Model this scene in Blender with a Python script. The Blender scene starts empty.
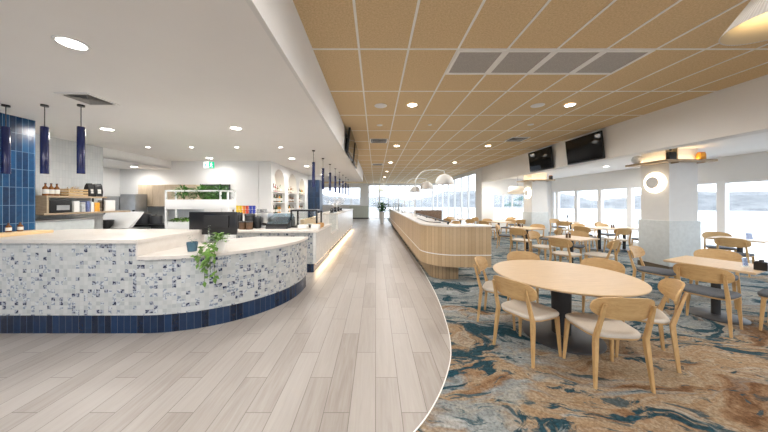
import bpy, bmesh, math, random
from mathutils import Vector, Matrix
SC = bpy.context.scene
COL = SC.collection
PI = math.pi
R = math.radians
# ---------------------------------------------------------------- camera
cam_d = bpy.data.cameras.new('camera')
cam = bpy.data.objects.new('camera', cam_d); COL.objects.link(cam)
cam.location = (0, 0, 1.62); cam.rotation_euler = (R(90), 0, 0)
cam_d.sensor_width = 36; cam_d.lens = 260 / 768 * 36
cam_d.shift_x = 8.5 / 768; cam_d.shift_y = -14 / 768
cam_d.clip_start = .05; cam_d.clip_end = 500
SC.camera = cam
# ---------------------------------------------------------------- view, world, sun
SC.view_settings.view_transform = 'Standard'; SC.view_settings.look = 'None'
SC.view_settings.exposure = 0.60; SC.view_settings.gamma = 1; SC.view_settings.use_curve_mapping = False
SC.cycles.use_denoising = True
SC.cycles.max_bounces = 10; SC.cycles.diffuse_bounces = 6; SC.cycles.transparent_max_bounces = 16
SC.cycles.sample_clamp_indirect = 6
SC.cycles.caustics_reflective = False; SC.cycles.caustics_refractive = False
W = bpy.data.worlds.new('world'); SC.world = W; W.use_nodes = True
wn = W.node_tree
bg = wn.nodes['Background']
wtc = wn.nodes.new('ShaderNodeTexCoord'); wsep = wn.nodes.new('ShaderNodeSeparateXYZ')
wr = wn.nodes.new('ShaderNodeValToRGB')
wn.links.new(wtc.outputs['Generated'], wsep.inputs[0]); wn.links.new(wsep.outputs['Z'], wr.inputs[0])
wr.color_ramp.elements[0].position = 0.0; wr.color_ramp.elements[0].color = (.80, .85, .93, 1)
wr.color_ramp.elements[1].position = .5; wr.color_ramp.elements[1].color = (.88, .95, 1.0, 1)
wn.links.new(wr.outputs[0], bg.inputs['Color'])
WORLD = 2.9
bg.inputs['Strength'].default_value = WORLD
SPOT = .9            # common factor on the room's downlights

# ---------------------------------------------------------------- node helpers
class NT:
    def __init__(s, name):
        s.m = bpy.data.materials.new(name); s.m.use_nodes = True
        s.t = s.m.node_tree; s.b = s.t.nodes['Principled BSDF']; s.o = s.t.nodes['Material Output']
    def n(s, kind, **kw):
        x = s.t.nodes.new('ShaderNode' + kind)
        for k, v in kw.items(): setattr(x, k, v)
        return x
    def l(s, a, b): s.t.links.new(a, b)
    def set(s, sock, v):
        if hasattr(v, 'links') or isinstance(v, bpy.types.NodeSocket): s.l(v, sock)
        else: sock.default_value = v
    def math(s, op, a, b=0.0, c=None):
        x = s.n('Math', operation=op); s.set(x.inputs[0], a); s.set(x.inputs[1], b)
        if c is not None: s.set(x.inputs[2], c)
        return x.outputs[0]
    def obj(s): return s.n('TexCoord').outputs['Object']
    def uv(s): return s.n('TexCoord').outputs['UV']
    def sep(s, v):
        x = s.n('SeparateXYZ'); s.l(v, x.inputs[0]); return x.outputs
    def comb(s, a, b, c=0.0):
        x = s.n('CombineXYZ'); s.set(x.inputs[0], a); s.set(x.inputs[1], b); s.set(x.inputs[2], c); return x.outputs[0]
    def map(s, v, scale=(1, 1, 1), rot=(0, 0, 0), loc=(0, 0, 0)):
        x = s.n('Mapping'); s.l(v, x.inputs[0]); x.inputs['Scale'].default_value = scale
        x.inputs['Rotation'].default_value = rot; x.inputs['Location'].default_value = loc; return x.outputs[0]
    def noise(s, v, scale=5, detail=4, rough=.5, dist=0.0):
        x = s.n('TexNoise'); s.l(v, x.inputs['Vector']); x.inputs['Scale'].default_value = scale
        x.inputs['Detail'].default_value = detail; x.inputs['Roughness'].default_value = rough
        x.inputs['Distortion'].default_value = dist; return x.outputs['Fac']
    def white(s, v):
        x = s.n('TexWhiteNoise', noise_dimensions='3D'); s.l(v, x.inputs['Vector']); return x.outputs
    def ramp(s, f, stops, interp='LINEAR'):
        x = s.n('ValToRGB'); s.set(x.inputs[0], f); cr = x.color_ramp; cr.interpolation = interp
        while len(cr.elements) < len(stops): cr.elements.new(.5)
        for e, (p, c) in zip(cr.elements, stops): e.position = p; e.color = (*c, 1)
        return x.outputs[0]
    def mix(s, f, a, b, mode='MIX'):
        x = s.n('Mix', data_type='RGBA', blend_type=mode)
        s.set(x.inputs[0], f)
        for i, v in ((6, a), (7, b)):
            s.set(x.inputs[i], (*v, 1) if isinstance(v, tuple) and len(v) == 3 else v)
        return x.outputs[2]
    def tiles(s, u, v, w, h, off=0.0, gap=.004):
        row = s.math('FLOOR', s.math('DIVIDE', v, h))
        uu = s.math('ADD', s.math('DIVIDE', u, w), s.math('MULTIPLY', row, off))
        c = s.math('FLOOR', uu)
        fu = s.math('MULTIPLY', s.math('FRACT', uu), w); fv = s.math('MULTIPLY', s.math('FRACT', s.math('DIVIDE', v, h)), h)
        du = s.math('MINIMUM', fu, s.math('SUBTRACT', w, fu)); dv = s.math('MINIMUM', fv, s.math('SUBTRACT', h, fv))
        d = s.math('MINIMUM', du, dv)
        gapm = s.math('LESS_THAN', d, gap / 2)
        wv = s.white(s.comb(c, row, 3.7))
        return wv['Value'], wv['Color'], gapm, d, fu, fv
    def base(s, c): s.set(s.b.inputs['Base Color'], (*c, 1) if isinstance(c, tuple) else c)
    def rough(s, r): s.set(s.b.inputs['Roughness'], r)
    def bump(s, h, strength=.2, dist=.01):
        x = s.n('Bump'); s.l(h, x.inputs['Height']); x.inputs['Strength'].default_value = strength
        x.inputs['Distance'].default_value = dist; s.l(x.outputs[0], s.b.inputs['Normal'])

M = {}
def plain(name, c, rough=.5, metal=0.0, var=.06, scale=8, spec=.5):
    t = NT(name); f = t.noise(t.obj(), scale, 3)
    lo = tuple(x * (1 - var) for x in c); hi = tuple(min(1, x * (1 + var)) for x in c)
    t.base(t.ramp(f, [(.3, lo), (.7, hi)])); t.rough(rough); t.b.inputs['Metallic'].default_value = metal
    t.b.inputs['Specular IOR Level'].default_value = spec
    M[name] = t.m; return t.m
def glow(name, c, strength):
    t = NT(name); t.base(c); t.b.inputs['Emission Color'].default_value = (*c, 1); t.b.inputs['Emission Strength'].default_value = strength
    M[name] = t.m; return t.m
def wood(name, a, b, scale=(3, 30, 30), rough=.45, spec=.4):
    t = NT(name); v = t.map(t.obj(), scale)
    f = t.noise(v, 2.2, 5, .6, .6); g = t.noise(t.map(t.obj(), tuple(x * 3 for x in scale)), 3, 2)
    f2 = t.math('ADD', t.math('MULTIPLY', f, .75), t.math('MULTIPLY', g, .25))
    t.base(t.ramp(f2, [(.35, a), (.65, b)])); t.rough(rough); t.b.inputs['Specular IOR Level'].default_value = spec
    M[name] = t.m; return t.m
def glass(name, tint=(1, 1, 1), gloss=.08):
    t = NT(name); t.t.nodes.remove(t.b)
    tr = t.n('BsdfTransparent'); tr.inputs[0].default_value = (*tint, 1); gl = t.n('BsdfGlossy'); gl.inputs['Roughness'].default_value = .02
    mx = t.n('MixShader'); mx.inputs[0].default_value = gloss
    t.l(tr.outputs[0], mx.inputs[1]); t.l(gl.outputs[0], mx.inputs[2]); t.l(mx.outputs[0], t.o.inputs['Surface'])
    M[name] = t.m; return t.m

# plain ones
plain('white_paint', (.80, .80, .795), .75, var=.012, scale=2)
plain('white_ceiling', (.89, .88, .865), .85, var=.01, scale=2)
plain('beam_paint', (.80, .79, .775), .8, var=.012, scale=2)
plain('pillar_paint', (.74, .735, .72), .75, var=.015)
plain('dado_paint', (.58, .61, .61), .6, var=.06, scale=14)
plain('white_metal', (.84, .84, .83), .35, var=.01)
plain('white_frame', (.82, .83, .84), .4, var=.01)
plain('grid_white', (.86, .85, .82), .5, var=.01)
plain('grille_grey', (.40, .375, .35), .6, var=.12, scale=60)
plain('vent_blade', (.30, .29, .275), .5)
plain('black', (.012, .012, .014), .35, var=.2)
plain('black_matte', (.02, .02, .022), .6, var=.2)
plain('charcoal', (.05, .052, .058), .45, var=.1)
plain('screen', (.003, .003, .0035), .04, var=.2, spec=.22)
plain('grey_fabric', (.10, .108, .122), .9, var=.22, scale=140)
plain('cream_fabric', (.61, .55, .475), .85, var=.05, scale=120)
plain('blue_glaze', (.014, .022, .10), .18, var=.12)
plain('steel', (.55, .55, .55), .3, 1.0, var=.06)
plain('steel_dull', (.42, .43, .44), .38, .85, var=.06)
plain('teal_pot', (.05, .12, .17), .5)
plain('white_ceramic', (.82, .81, .79), .3, var=.02)
plain('lining', (.80, .68, .46), .9, var=.02)
plain('soil', (.03, .02, .014), .9)
plain('leaf', (.07, .19, .03), .5, var=.5, scale=9)
plain('leaf_bright', (.11, .235, .03), .45, var=.45, scale=14)
plain('leaf_dark', (.03, .11, .03), .5, var=.5, scale=12)
plain('leaf_grey', (.36, .42, .36), .6, var=.2)
plain('stem', (.10, .14, .04), .7)
plain('branch_white', (.85, .85, .86), .6, var=.02)
plain('amber', (.20, .075, .02), .15)
plain('label_white', (.82, .8, .76), .6)
plain('yellow', (.85, .62, .04), .4); plain('orange', (.80, .27, .04), .4); plain('red', (.65, .07, .05), .4)
plain('blue', (.03, .06, .45), .35); plain('pastry', (.62, .34, .11), .7, var=.3, scale=40)
plain('orange_jar', (.75, .36, .04), .3); plain('grey_vase', (.52, .54, .56), .4, var=.2, scale=20)
plain('brown', (.12, .065, .035), .5, var=.3); plain('bottle_green', (.03, .10, .04), .15); plain('bottle_clear', (.55, .56, .52), .12)
plain('bottle_red', (.3, .03, .03), .2)
plain('menu_blue', (.16, .20, .42), .4, var=.35, scale=60)
plain('teal_canvas', (.008, .06, .055), .7)
plain('pale_green', (.56, .60, .54), .6)
plain('skirting_wood', (.10, .075, .05), .5)
glow('downlight', (1, .95, .86), 14)
glow('ring_glow', (1, .84, .60), 5.5)
glow('led_warm', (1, .72, .42), 3)
glow('exit_white', (.92, 1, .96), 1.0); glow('exit_green', (.0, .42, .2), 1.1)
glass('pane', (.97, .985, 1), .05)
glass('clear_glass', (.94, .96, .96), .10)
glass('blue_glass', (.62, .76, .86), .22)
wood('oak', (.48, .29, .12), (.61, .40, .185), (14, 14, 3), .42)
wood('oak_h', (.49, .30, .125), (.62, .41, .195), (14, 2.5, 14), .42)
wood('oak_top', (.55, .395, .24), (.65, .485, .31), (2.5, 26, 26), .42, .5)
wood('shelf_wood', (.36, .27, .18), (.50, .39, .27), (3, 3, 20), .5)
wood('board_wood', (.74, .52, .28), (.84, .63, .36), (18, 2, 18), .45)
wood('cabinet_wood', (.62, .48, .33), (.74, .60, .44), (10, 10, 1.5), .5)
wood('crate_wood', (.50, .34, .17), (.66, .47, .26), (3, 3, 24), .6)
t = NT('banquette_fabric'); v = t.n('TexVoronoi'); t.l(t.map(t.obj(), (9, 9, 9)), v.inputs['Vector']); t.base(t.ramp(v.outputs['Distance'], [(.2, (.10, .055, .035)), (.5, (.30, .22, .17)), (.8, (.06, .035, .025))])); t.rough(.9); M['banquette_fabric'] = t.m
# stone worktop
t = NT('stone'); f = t.noise(t.obj(), 9, 6, .7); t.base(t.ramp(f, [(.3, (.65, .605, .555)), (.7, (.72, .68, .635))])); t.rough(.3); M['stone'] = t.m
# pleated lamp shade
def shade(name, emis):
    t = NT(name); s = t.sep(t.obj()); a = t.math('ARCTAN2', s[1], s[0])
    w = t.math('SINE', t.math('MULTIPLY', a, 90)); t.base(t.ramp(t.math('MULTIPLY_ADD', w, .5, .5), [(0, (.66, .62, .58)), (1, (.80, .77, .73))]))
    t.rough(.9); t.bump(w, .3, .004)
    t.b.inputs['Emission Color'].default_value = (1, .8, .5, 1); t.b.inputs['Emission Strength'].default_value = emis
    M[name] = t.m
shade('pleated', .0); shade('pleated_lit', .12)
# plank floor
t = NT('planks'); s = t.sep(t.obj())
val, colr, gp, d, fu, fv = t.tiles(s[1], s[0], 1.2, .2, 1 / 3, .0055)
gv = t.comb(t.math('MULTIPLY_ADD', val, 40, t.math('MULTIPLY', s[0], 34)), t.math('MULTIPLY', s[1], 2.2), t.math('MULTIPLY', val, 90))
g = t.noise(gv, 1.0, 6, .62, .5)
c = t.ramp(g, [(.28, (.30, .262, .235)), (.5, (.365, .33, .302)), (.72, (.42, .39, .365))])
c = t.mix(t.math('MULTIPLY', val, .6), t.mix(.15, c, (.26, .23, .21)), (.48, .45, .425)); c = t.mix(t.math('MULTIPLY', gp, .8), c, (.15, .13, .115))
t.base(c); t.rough(t.math('MULTIPLY_ADD', g, .2, .28)); t.b.inputs['Specular IOR Level'].default_value = .45; M['planks'] = t.m
# carpet
t = NT('carpet'); o = t.obj()
wv = t.n('TexNoise'); t.l(t.map(o, (.7, 1.0, 1)), wv.inputs['Vector']); wv.inputs['Scale'].default_value = 1.0; wv.inputs['Detail'].default_value = 4
add = t.n('VectorMath', operation='MULTIPLY_ADD'); t.l(wv.outputs['Color'], add.inputs[0]); add.inputs[1].default_value = (1.5, 1.2, 0); t.l(o, add.inputs[2])
p = add.outputs[0]
def cn(loc, sx, sy, rot, dist, det=7, ro=.64): return t.noise(t.map(p, (sx, sy, 1), (0, 0, R(rot)), loc), 1.0, det, ro, dist)
sy = t.sep(o)[1]
base_ = t.ramp(cn((0, 0, 0), .7, 2.0, -20, .7), [(.33, (0.095, 0.119, 0.133)), (.42, (0.184, 0.211, 0.221)), (.48, (0.272, 0.289, 0.286)), (.53, (0.204, 0.221, 0.224)), (.60, (0.299, 0.292, 0.262)), (.68, (0.143, 0.167, 0.177))])
tan = t.ramp(cn((5, 8, 0), .9, 2.6, -18, 1.0), [(.34, (0.136, 0.071, 0.034)), (.42, (0.245, 0.153, 0.088)), (.48, (0.313, 0.245, 0.170)), (.54, (0.272, 0.180, 0.105)), (.60, (0.340, 0.286, 0.218)), (.68, (0.170, 0.085, 0.041))])
near = t.math('MULTIPLY_ADD', sy, -.06, .185)
tm = t.ramp(t.math('ADD', cn((11, 2, 0), .38, .95, -20, .8, 5), near), [(.46, (0, 0, 0)), (.52, (1, 1, 1))])
c = t.mix(tm, base_, tan)
teal = t.ramp(cn((2, 9, 0), .95, 2.5, -24, 1.3), [(.535, (0, 0, 0)), (.57, (1, 1, 1))]); c = t.mix(t.math('MULTIPLY', teal, .95), c, (.008, .045, .066))
teal2 = t.ramp(cn((22, 4, 0), 2.2, 5.2, -28, 1.6, 6), [(.575, (0, 0, 0)), (.62, (1, 1, 1))]); c = t.mix(t.math('MULTIPLY', teal2, .8), c, (.015, .06, .085))
pale = t.ramp(cn((31, 6, 0), 1.1, 3.2, -20, 1.2), [(.59, (0, 0, 0)), (.65, (1, 1, 1))]); c = t.mix(t.math('MULTIPLY', pale, .6), c, (.40, .41, .40))
n4 = t.noise(o, 45, 4, .75)
c = t.mix(.85, c, t.ramp(n4, [(.32, (.2, .2, .2)), (.68, (.78, .78, .78))]), 'SOFT_LIGHT')
t.base(c); t.rough(.95); t.b.inputs['Specular IOR Level'].default_value = .1; t.bump(n4, .25, .006); M['carpet'] = t.m
# timber-fibre ceiling tiles
t = NT('ceiling_tile'); o = t.obj(); f = t.noise(o, 55, 5, .75); g = t.noise(o, 1.2, 2)
c = t.ramp(f, [(.3, (.52, .38, .21)), (.5, (.68, .51, .30)), (.7, (.80, .63, .40))]); c = t.mix(t.math('MULTIPLY', g, .25), c, (.70, .535, .33))
t.base(c); t.rough(.9); t.b.inputs['Specular IOR Level'].default_value = .2; M['ceiling_tile'] = t.m
# mosaic front
t = NT('mosaic'); s = t.sep(t.uv()); val, colr, gp, d, fu, fv = t.tiles(s[0], s[1], .05, .05, 0, .005)
cs = t.sep(colr); blot = t.noise(t.uv(), 42, 3, .6)
pale = t.ramp(cs[0], [(0, (.40, .425, .43)), (.3, (.49, .51, .51)), (1, (.60, .61, .60))])
bs = t.ramp(t.noise(t.uv(), 34, 2, .5), [(.42, (0, 0, 0)), (.56, (1, 1, 1))]); mid = t.mix(bs, (.20, .235, .30), (.55, .58, .60)); dark = t.mix(bs, (.012, .018, .055), (.36, .39, .45))
c = t.mix(t.math('GREATER_THAN', val, .70), pale, mid); c = t.mix(t.math('GREATER_THAN', val, .87), c, dark); c = t.mix(gp, c, (.50, .51, .50))
t.base(c); t.rough(.22); t.bump(t.math('SUBTRACT', 1.0, gp), .2, .002); M['mosaic'] = t.m
# glazed stick tiles
def stick(name, w, h, lo, hi, grout, rough=.15, gap=.005):
    t = NT(name); s = t.sep(t.uv()); val, colr, gp, d, fu, fv = t.tiles(s[0], s[1], w, h, 0, gap)
    bl = t.noise(t.uv(), 18, 3, .6); f = t.math('ADD', t.math('MULTIPLY', val, .6), t.math('MULTIPLY', bl, .5))
    c = t.ramp(f, [(.15, lo), (.85, hi)]); c = t.mix(gp, c, grout); t.base(c); t.rough(rough); t.bump(t.math('MINIMUM', d, .008), .5, .01); M[name] = t.m
stick('blue_stick', .08, .30, (.001, .006, .022), (.008, .032, .09), (.07, .095, .14))
stick('blue_wall_tile', .068, .262, (.001, .010, .045), (.006, .075, .20), (.13, .24, .36), .22, .006)
stick('blue_pier_tile', .068, .262, (.001, .006, .024), (.004, .03, .085), (.05, .09, .14), .35, .006)
stick('white_stick', .06, .20, (.70, .70, .69), (.78, .78, .765), (.62, .62, .61), .25, .004)
stick('white_wall_tile', .05, .15, (.62, .65, .67), (.69, .71, .72), (.55, .57, .58), .25, .004)
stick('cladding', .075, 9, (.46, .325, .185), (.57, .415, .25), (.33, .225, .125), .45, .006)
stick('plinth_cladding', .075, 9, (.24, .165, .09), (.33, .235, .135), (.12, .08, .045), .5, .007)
# outside
t = NT('sand'); f = t.noise(t.map(t.obj(), (.05, .16, 1)), 1.3, 6, .65); t.base(t.ramp(f, [(.38, (.24, .24, .26)), (.48, (.62, .62, .64)), (.6, (.78, .78, .80))])); t.rough(.95); M['sand'] = t.m
t = NT('hill'); f = t.noise(t.obj(), .35, 6, .7); t.base(t.ramp(f, [(.32, (.115, .122, .135)), (.68, (.235, .24, .25))])); t.rough(1); M['hill'] = t.m  # distance haze is mixed into the hill colour as grey-blue

# ---------------------------------------------------------------- mesh helpers
def BM():
    b = bmesh.new(); b.loops.layers.uv.new('UVMap'); return b
def T(o, label, cat, group=None):
    o['label'] = label; o['category'] = cat
    if group: o['group'] = group
    return o
def obj(name, bm, mat, parent=None, loc=None, rz=0.0, smooth=40):
    me = bpy.data.meshes.new(name)
    bmesh.ops.recalc_face_normals(bm, faces=bm.faces); bm.to_mesh(me); bm.free()
    me.materials.append(M[mat] if isinstance(mat, str) else mat)
    if smooth:
        me.polygons.foreach_set('use_smooth', [True] * len(me.polygons)); me.set_sharp_from_angle(angle=R(smooth))
    o = bpy.data.objects.new(name, me); COL.objects.link(o)
    if parent: o.parent = parent
    if loc: o.location = loc
    o.rotation_euler[2] = rz
    return o
def struct(name, bm, mat, **kw):
    o = obj(name, bm, mat, **kw); o['kind'] = 'structure'; return o
def thing(name, label, cat, loc=(0, 0, 0), rz=0.0, group=None):
    o = bpy.data.objects.new(name, None); COL.objects.link(o); o.location = loc; o.rotation_euler[2] = rz
    return T(o, label, cat, group)
def copy_tree(o, parent=None):
    c = o.copy(); COL.objects.link(c)
    if parent: c.parent = parent
    for ch in list(o.children): copy_tree(ch, c)
    return c
def dup(o, loc, rz, label, group=None):
    c = copy_tree(o); c.location = loc; c.rotation_euler[2] = rz; c['label'] = label
    if group: c['group'] = group
    return c
def box(bm, c, s, rz=0.0, bev=0.0, rot=None):
    g = bmesh.ops.create_cube(bm, size=1.0); vs = g['verts']
    m = Matrix.Translation(c) @ (rot.to_4x4() if rot is not None else Matrix.Rotation(rz, 4, 'Z')) @ Matrix.Diagonal((*s, 1))
    bmesh.ops.transform(bm, matrix=m, verts=vs)
    if bev:
        es = list({e for v in vs for e in v.link_edges}); bmesh.ops.bevel(bm, geom=es, offset=bev, segments=2, affect='EDGES', profile=.5)
    return bm
def bx(x0, x1, y0, y1, z0, z1, bm=None, bev=0.0):
    bm = bm or BM(); return box(bm, ((x0 + x1) / 2, (y0 + y1) / 2, (z0 + z1) / 2), (abs(x1 - x0), abs(y1 - y0), abs(z1 - z0)), bev=bev)
def uvbox(x0, x1, y0, y1, z0, z1):
    return prism([(x0, y0), (x1, y0), (x1, y1), (x0, y1)], z0, z1)
def prism(poly, z0, z1, bm=None, bev=0.0):
    """upright prism; side UVs run in metres along the outline"""
    bm = bm or BM(); uvl = bm.loops.layers.uv.verify()
    a = sum(poly[i][0] * poly[(i + 1) % len(poly)][1] - poly[(i + 1) % len(poly)][0] * poly[i][1] for i in range(len(poly)))
    if a < 0: poly = poly[::-1]
    lo = [bm.verts.new((x, y, z0)) for x, y in poly]; hi = [bm.verts.new((x, y, z1)) for x, y in poly]
    n = len(poly); u = 0.0
    for i in range(n):
        j = (i + 1) % n; L = math.hypot(poly[j][0] - poly[i][0], poly[j][1] - poly[i][1])
        f = bm.faces.new((lo[i], lo[j], hi[j], hi[i]))
        for lp, uv in zip(f.loops, ((u, z0), (u + L, z0), (u + L, z1), (u, z1))): lp[uvl].uv = uv
        u += L
    ft = bm.faces.new(hi); fb = bm.faces.new(lo[::-1])
    for f in (ft, fb):
        for lp in f.loops: lp[uvl].uv = lp.vert.co.xy
    if bev:
        es = list(ft.edges); bmesh.ops.bevel(bm, geom=es, offset=bev, segments=2, affect='EDGES', profile=.5)
    return bm
def lathe(prof, seg=24, bm=None, c=(0, 0, 0), axis=None):
    """prof: (radius, z) pairs from bottom to top; closed with caps where radius > 0"""
    bm = bm or BM(); m = Matrix.Translation(c) @ (axis.to_4x4() if axis is not None else Matrix.Identity(4)); rings = []
    for r, z in prof:
        if r < 1e-6: rings.append([bm.verts.new(m @ Vector((0, 0, z)))])
        else: rings.append([bm.verts.new(m @ Vector((r * math.cos(2 * PI * k / seg), r * math.sin(2 * PI * k / seg), z))) for k in range(seg)])
    for a, b in zip(rings, rings[1:]):
        for k in range(seg):
            j = (k + 1) % seg
            if len(a) == 1 and len(b) == 1: continue
            if len(a) == 1: bm.faces.new((a[0], b[j], b[k]))
            elif len(b) == 1: bm.faces.new((a[k], a[j], b[0]))
            else: bm.faces.new((a[k], a[j], b[j], b[k]))
    if len(rings[0]) > 1: bm.faces.new(rings[0][::-1])
    if len(rings[-1]) > 1: bm.faces.new(rings[-1])
    return bm
def tube(pts, r, seg=8, bm=None):
    bm = bm or BM(); pts = [Vector(p) for p in pts]; rs = r if isinstance(r, (list, tuple)) else [r] * len(pts); rings = []
    for i, p in enumerate(pts):
        d = (pts[min(i + 1, len(pts) - 1)] - pts[max(i - 1, 0)]).normalized()
        a = d.orthogonal().normalized() if i == 0 else (pa - d * pa.dot(d)).normalized()
        pa = a; b = d.cross(a)
        rings.append([bm.verts.new(p + (a * math.cos(2 * PI * k / seg) + b * math.sin(2 * PI * k / seg)) * rs[i]) for k in range(seg)])
    for A, B in zip(rings, rings[1:]):
        for k in range(seg): bm.faces.new((A[k], A[(k + 1) % seg], B[(k + 1) % seg], B[k]))
    bm.faces.new(rings[0][::-1]); bm.faces.new(rings[-1]); return bm
def loft(loops, bm=None):
    bm = bm or BM(); rings = [[bm.verts.new(p) for p in L] for L in loops]; n = len(rings[0])
    for A, B in zip(rings, rings[1:]):
        for k in range(n): bm.faces.new((A[k], A[(k + 1) % n], B[(k + 1) % n], B[k]))
    bm.faces.new(rings[0][::-1]); bm.faces.new(rings[-1]); return bm
def bar(p, q, w, d, bm=None, side=(0, 1, 0), taper=1.0):
    """a straight rectangular bar from p to q, w along side, d across"""
    p, q = Vector(p), Vector(q); a = (q - p).normalized(); s = Vector(side); s = (s - a * s.dot(a)).normalized(); f = a.cross(s)
    L = []
    for c, k in ((p, 1.0), (q, taper)):
        L.append([c + s * (w / 2 * k * i) + f * (d / 2 * k * j) for i, j in ((-1, -1), (1, -1), (1, 1), (-1, 1))])
    bm = loft(L, bm); return bm
def soften(bm, off, seg=2):
    bmesh.ops.bevel(bm, geom=list(bm.edges), offset=off, segments=seg, affect='EDGES', profile=.5); return bm
def disc_pts(cx, cy, r, n=48, a0=0.0, a1=2 * PI, end=False):
    return [(cx + r * math.cos(a0 + (a1 - a0) * k / (n - 1 if end else n)), cy + r * math.sin(a0 + (a1 - a0) * k / (n - 1 if end else n))) for k in range(n)]
def leaf(bm, p, d, L, w, droop=.3, up=(0, 0, 1)):
    d = Vector(d).normalized(); u = Vector(up); s = d.cross(u)
    if s.length < 1e-3: s = Vector((1, 0, 0))
    s.normalize(); nrm = s.cross(d); p = Vector(p)
    a = bm.verts.new(p); m = p + d * L * .5 + nrm * L * .06
    b = bm.verts.new(m + s * w / 2); c = bm.verts.new(m - nrm * w * .12); e = bm.verts.new(m - s * w / 2)
    t_ = bm.verts.new(p + d * L - Vector((0, 0, 1)) * L * droop)
    bm.faces.new((a, b, c)); bm.faces.new((a, c, e)); bm.faces.new((b, t_, c)); bm.faces.new((c, t_, e))
def bush(rng, c, n, spread, L, w, bm=None, up=.5, droop=.3):
    bm = bm or BM(); c = Vector(c)
    for _ in range(n):
        a = rng.uniform(0, 2 * PI); e = rng.uniform(-.2, 1.2)
        d = Vector((math.cos(a) * math.cos(e), math.sin(a) * math.cos(e), math.sin(e) * up + .15))
        p = c + Vector((d.x * spread[0] * rng.random(), d.y * spread[1] * rng.random(), spread[2] * rng.random()))
        leaf(bm, p, d, L * rng.uniform(.6, 1.2), w * rng.uniform(.7, 1.2), droop)
    return bm
# ---------------------------------------------------------------- structure
HC, HL, HD = 3.474, 2.86, 2.86          # timber ceiling, low white ceiling, dining ceiling
XB, XW, YD, YE = 5.7, 9.6, 14.2, 26.0   # beam face, window wall, dining end wall, far end wall
def frame_members(rects, bm=None):
    bm = bm or BM()
    for r in rects: bx(*r, bm=bm)
    return bm
struct('floor', bx(-10, XW + .3, -5.2, YE + .2, -.2, 0), 'planks')
# carpet with its curved edge
edge = [(-4.2, .62), (-2.4, .80), (-1.2, 1.02), (-.5, 1.28), (-.05, 1.55), (.278, 1.83), (.503, 2.127), (.69, 2.478), (.826, 2.846), (.94, 3.42), (1.045, 4.39), (1.10, 5.47), (1.13, 6.6)]
def smooth_path(p, n=8):
    out = []
    for i in range(len(p) - 1):
        p0, p1, p2, p3 = (Vector(p[max(0, min(len(p) - 1, k))]) for k in (i - 1, i, i + 1, i + 2))
        for k in range(n):
            t_ = k / n
            out.append(tuple(.5 * ((2 * p1) + (p2 - p0) * t_ + (2 * p0 - 5 * p1 + 4 * p2 - p3) * t_ ** 2 + (3 * p1 - p0 - 3 * p2 + p3) * t_ ** 3)))
    return out + [tuple(p[-1])]
ep = smooth_path(edge)
struct('floor_carpet', prism(ep + [(1.13, YE - .1), (XB - .05, YE - .1), (XB - .05, YD), (XW - .05, YD), (XW - .05, -5), (-4.2, -5)], .0, .006), 'carpet', smooth=0)
bm = BM(); L = []
for i, p in enumerate(ep):
    q = Vector(ep[min(i + 1, len(ep) - 1)]) - Vector(ep[max(i - 1, 0)]); q.normalize(); nrm = Vector((-q.y, q.x)); a = Vector(p)
    A, B = a - nrm * .004, a + nrm * .006
    L.append([(A.x, A.y, 0), (B.x, B.y, 0), (B.x, B.y, .009), (A.x, A.y, .009)])
struct('trim_1', loft(L, bm), 'white_metal')
# ceilings
struct('ceiling', bx(-10, XB + .3, -5.2, YE + .2, HC, HC + .1), 'ceiling_tile', smooth=0)
bm = BM()
for k in range(-1, 10): x = -.2 + .6 * k; bx(x - .013, x + .013, -5, YE, HC - .006, HC + .002, bm)
for k in range(-6, 20): y = 3.15 + 1.2 * k; bx(-.76, XB, y - .013, y + .013, HC - .005, HC + .002, bm) if -5 < y < YE else None
struct('trim_2', bm, 'grid_white', smooth=0)
struct('ceiling_left', bx(-6.2, -.79, -5, 15.8, HL, HL + .06), 'white_ceiling', smooth=0)
struct('trim_3', frame_members([(-.80, -.76, -5, 15.8, HL - .001, HC), (-6.2, -.76, 15.76, 15.82, HL - .001, HC)]), 'white_paint', smooth=0)
struct('ceiling_kitchen', frame_members([(-10, -6.2, -5, 8, 2.62, 2.68), (-6.24, -6.2, -5, 8, 2.62, HL + .06)]), 'white_ceiling', smooth=0)
struct('ceiling_dining', bx(XB + .25, XW + .2, -5, YD + .2, HD, HD + .06), 'white_ceiling', smooth=0)
struct('trim_beam', bx(XB, XB + .28, -5, 13.9, 2.69, HC), 'beam_paint', smooth=0)
# walls: left side
struct('wall_back', frame_members([(-10, -4.5, -5.3, -5, 0, HC), (9.0, XW + .2, -5.3, -5, 0, HC), (-4.5, 9.0, -5.3, -5, 2.5, HC)]), 'white_paint', smooth=0)
struct('wall_left', frame_members([(-10.2, -10, -5.2, 0, 0, HC), (-6.4, -6.2, 0, 5.9, 0, HL), (-7.95, -7.76, 5.7, 8.1, 0, HL)]), 'white_paint', smooth=0)
struct('wall_left_tiled', uvbox(-6.2, -6.185, 3.9, 5.9, 0, HL), 'white_wall_tile', smooth=0)
struct('wall_left_near', bx(-5.55, -5.22, -5, 3.96, 0, HL), 'white_paint', smooth=0)
struct('wall_left_blue', uvbox(-5.22, -5.20, -2, 3.976, 1.0, HL), 'blue_wall_tile', smooth=0)
struct('wall_kitchen', bx(-7.9, -3.56, 7.9, 8.05, 0, HL), 'white_paint', smooth=0)
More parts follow.
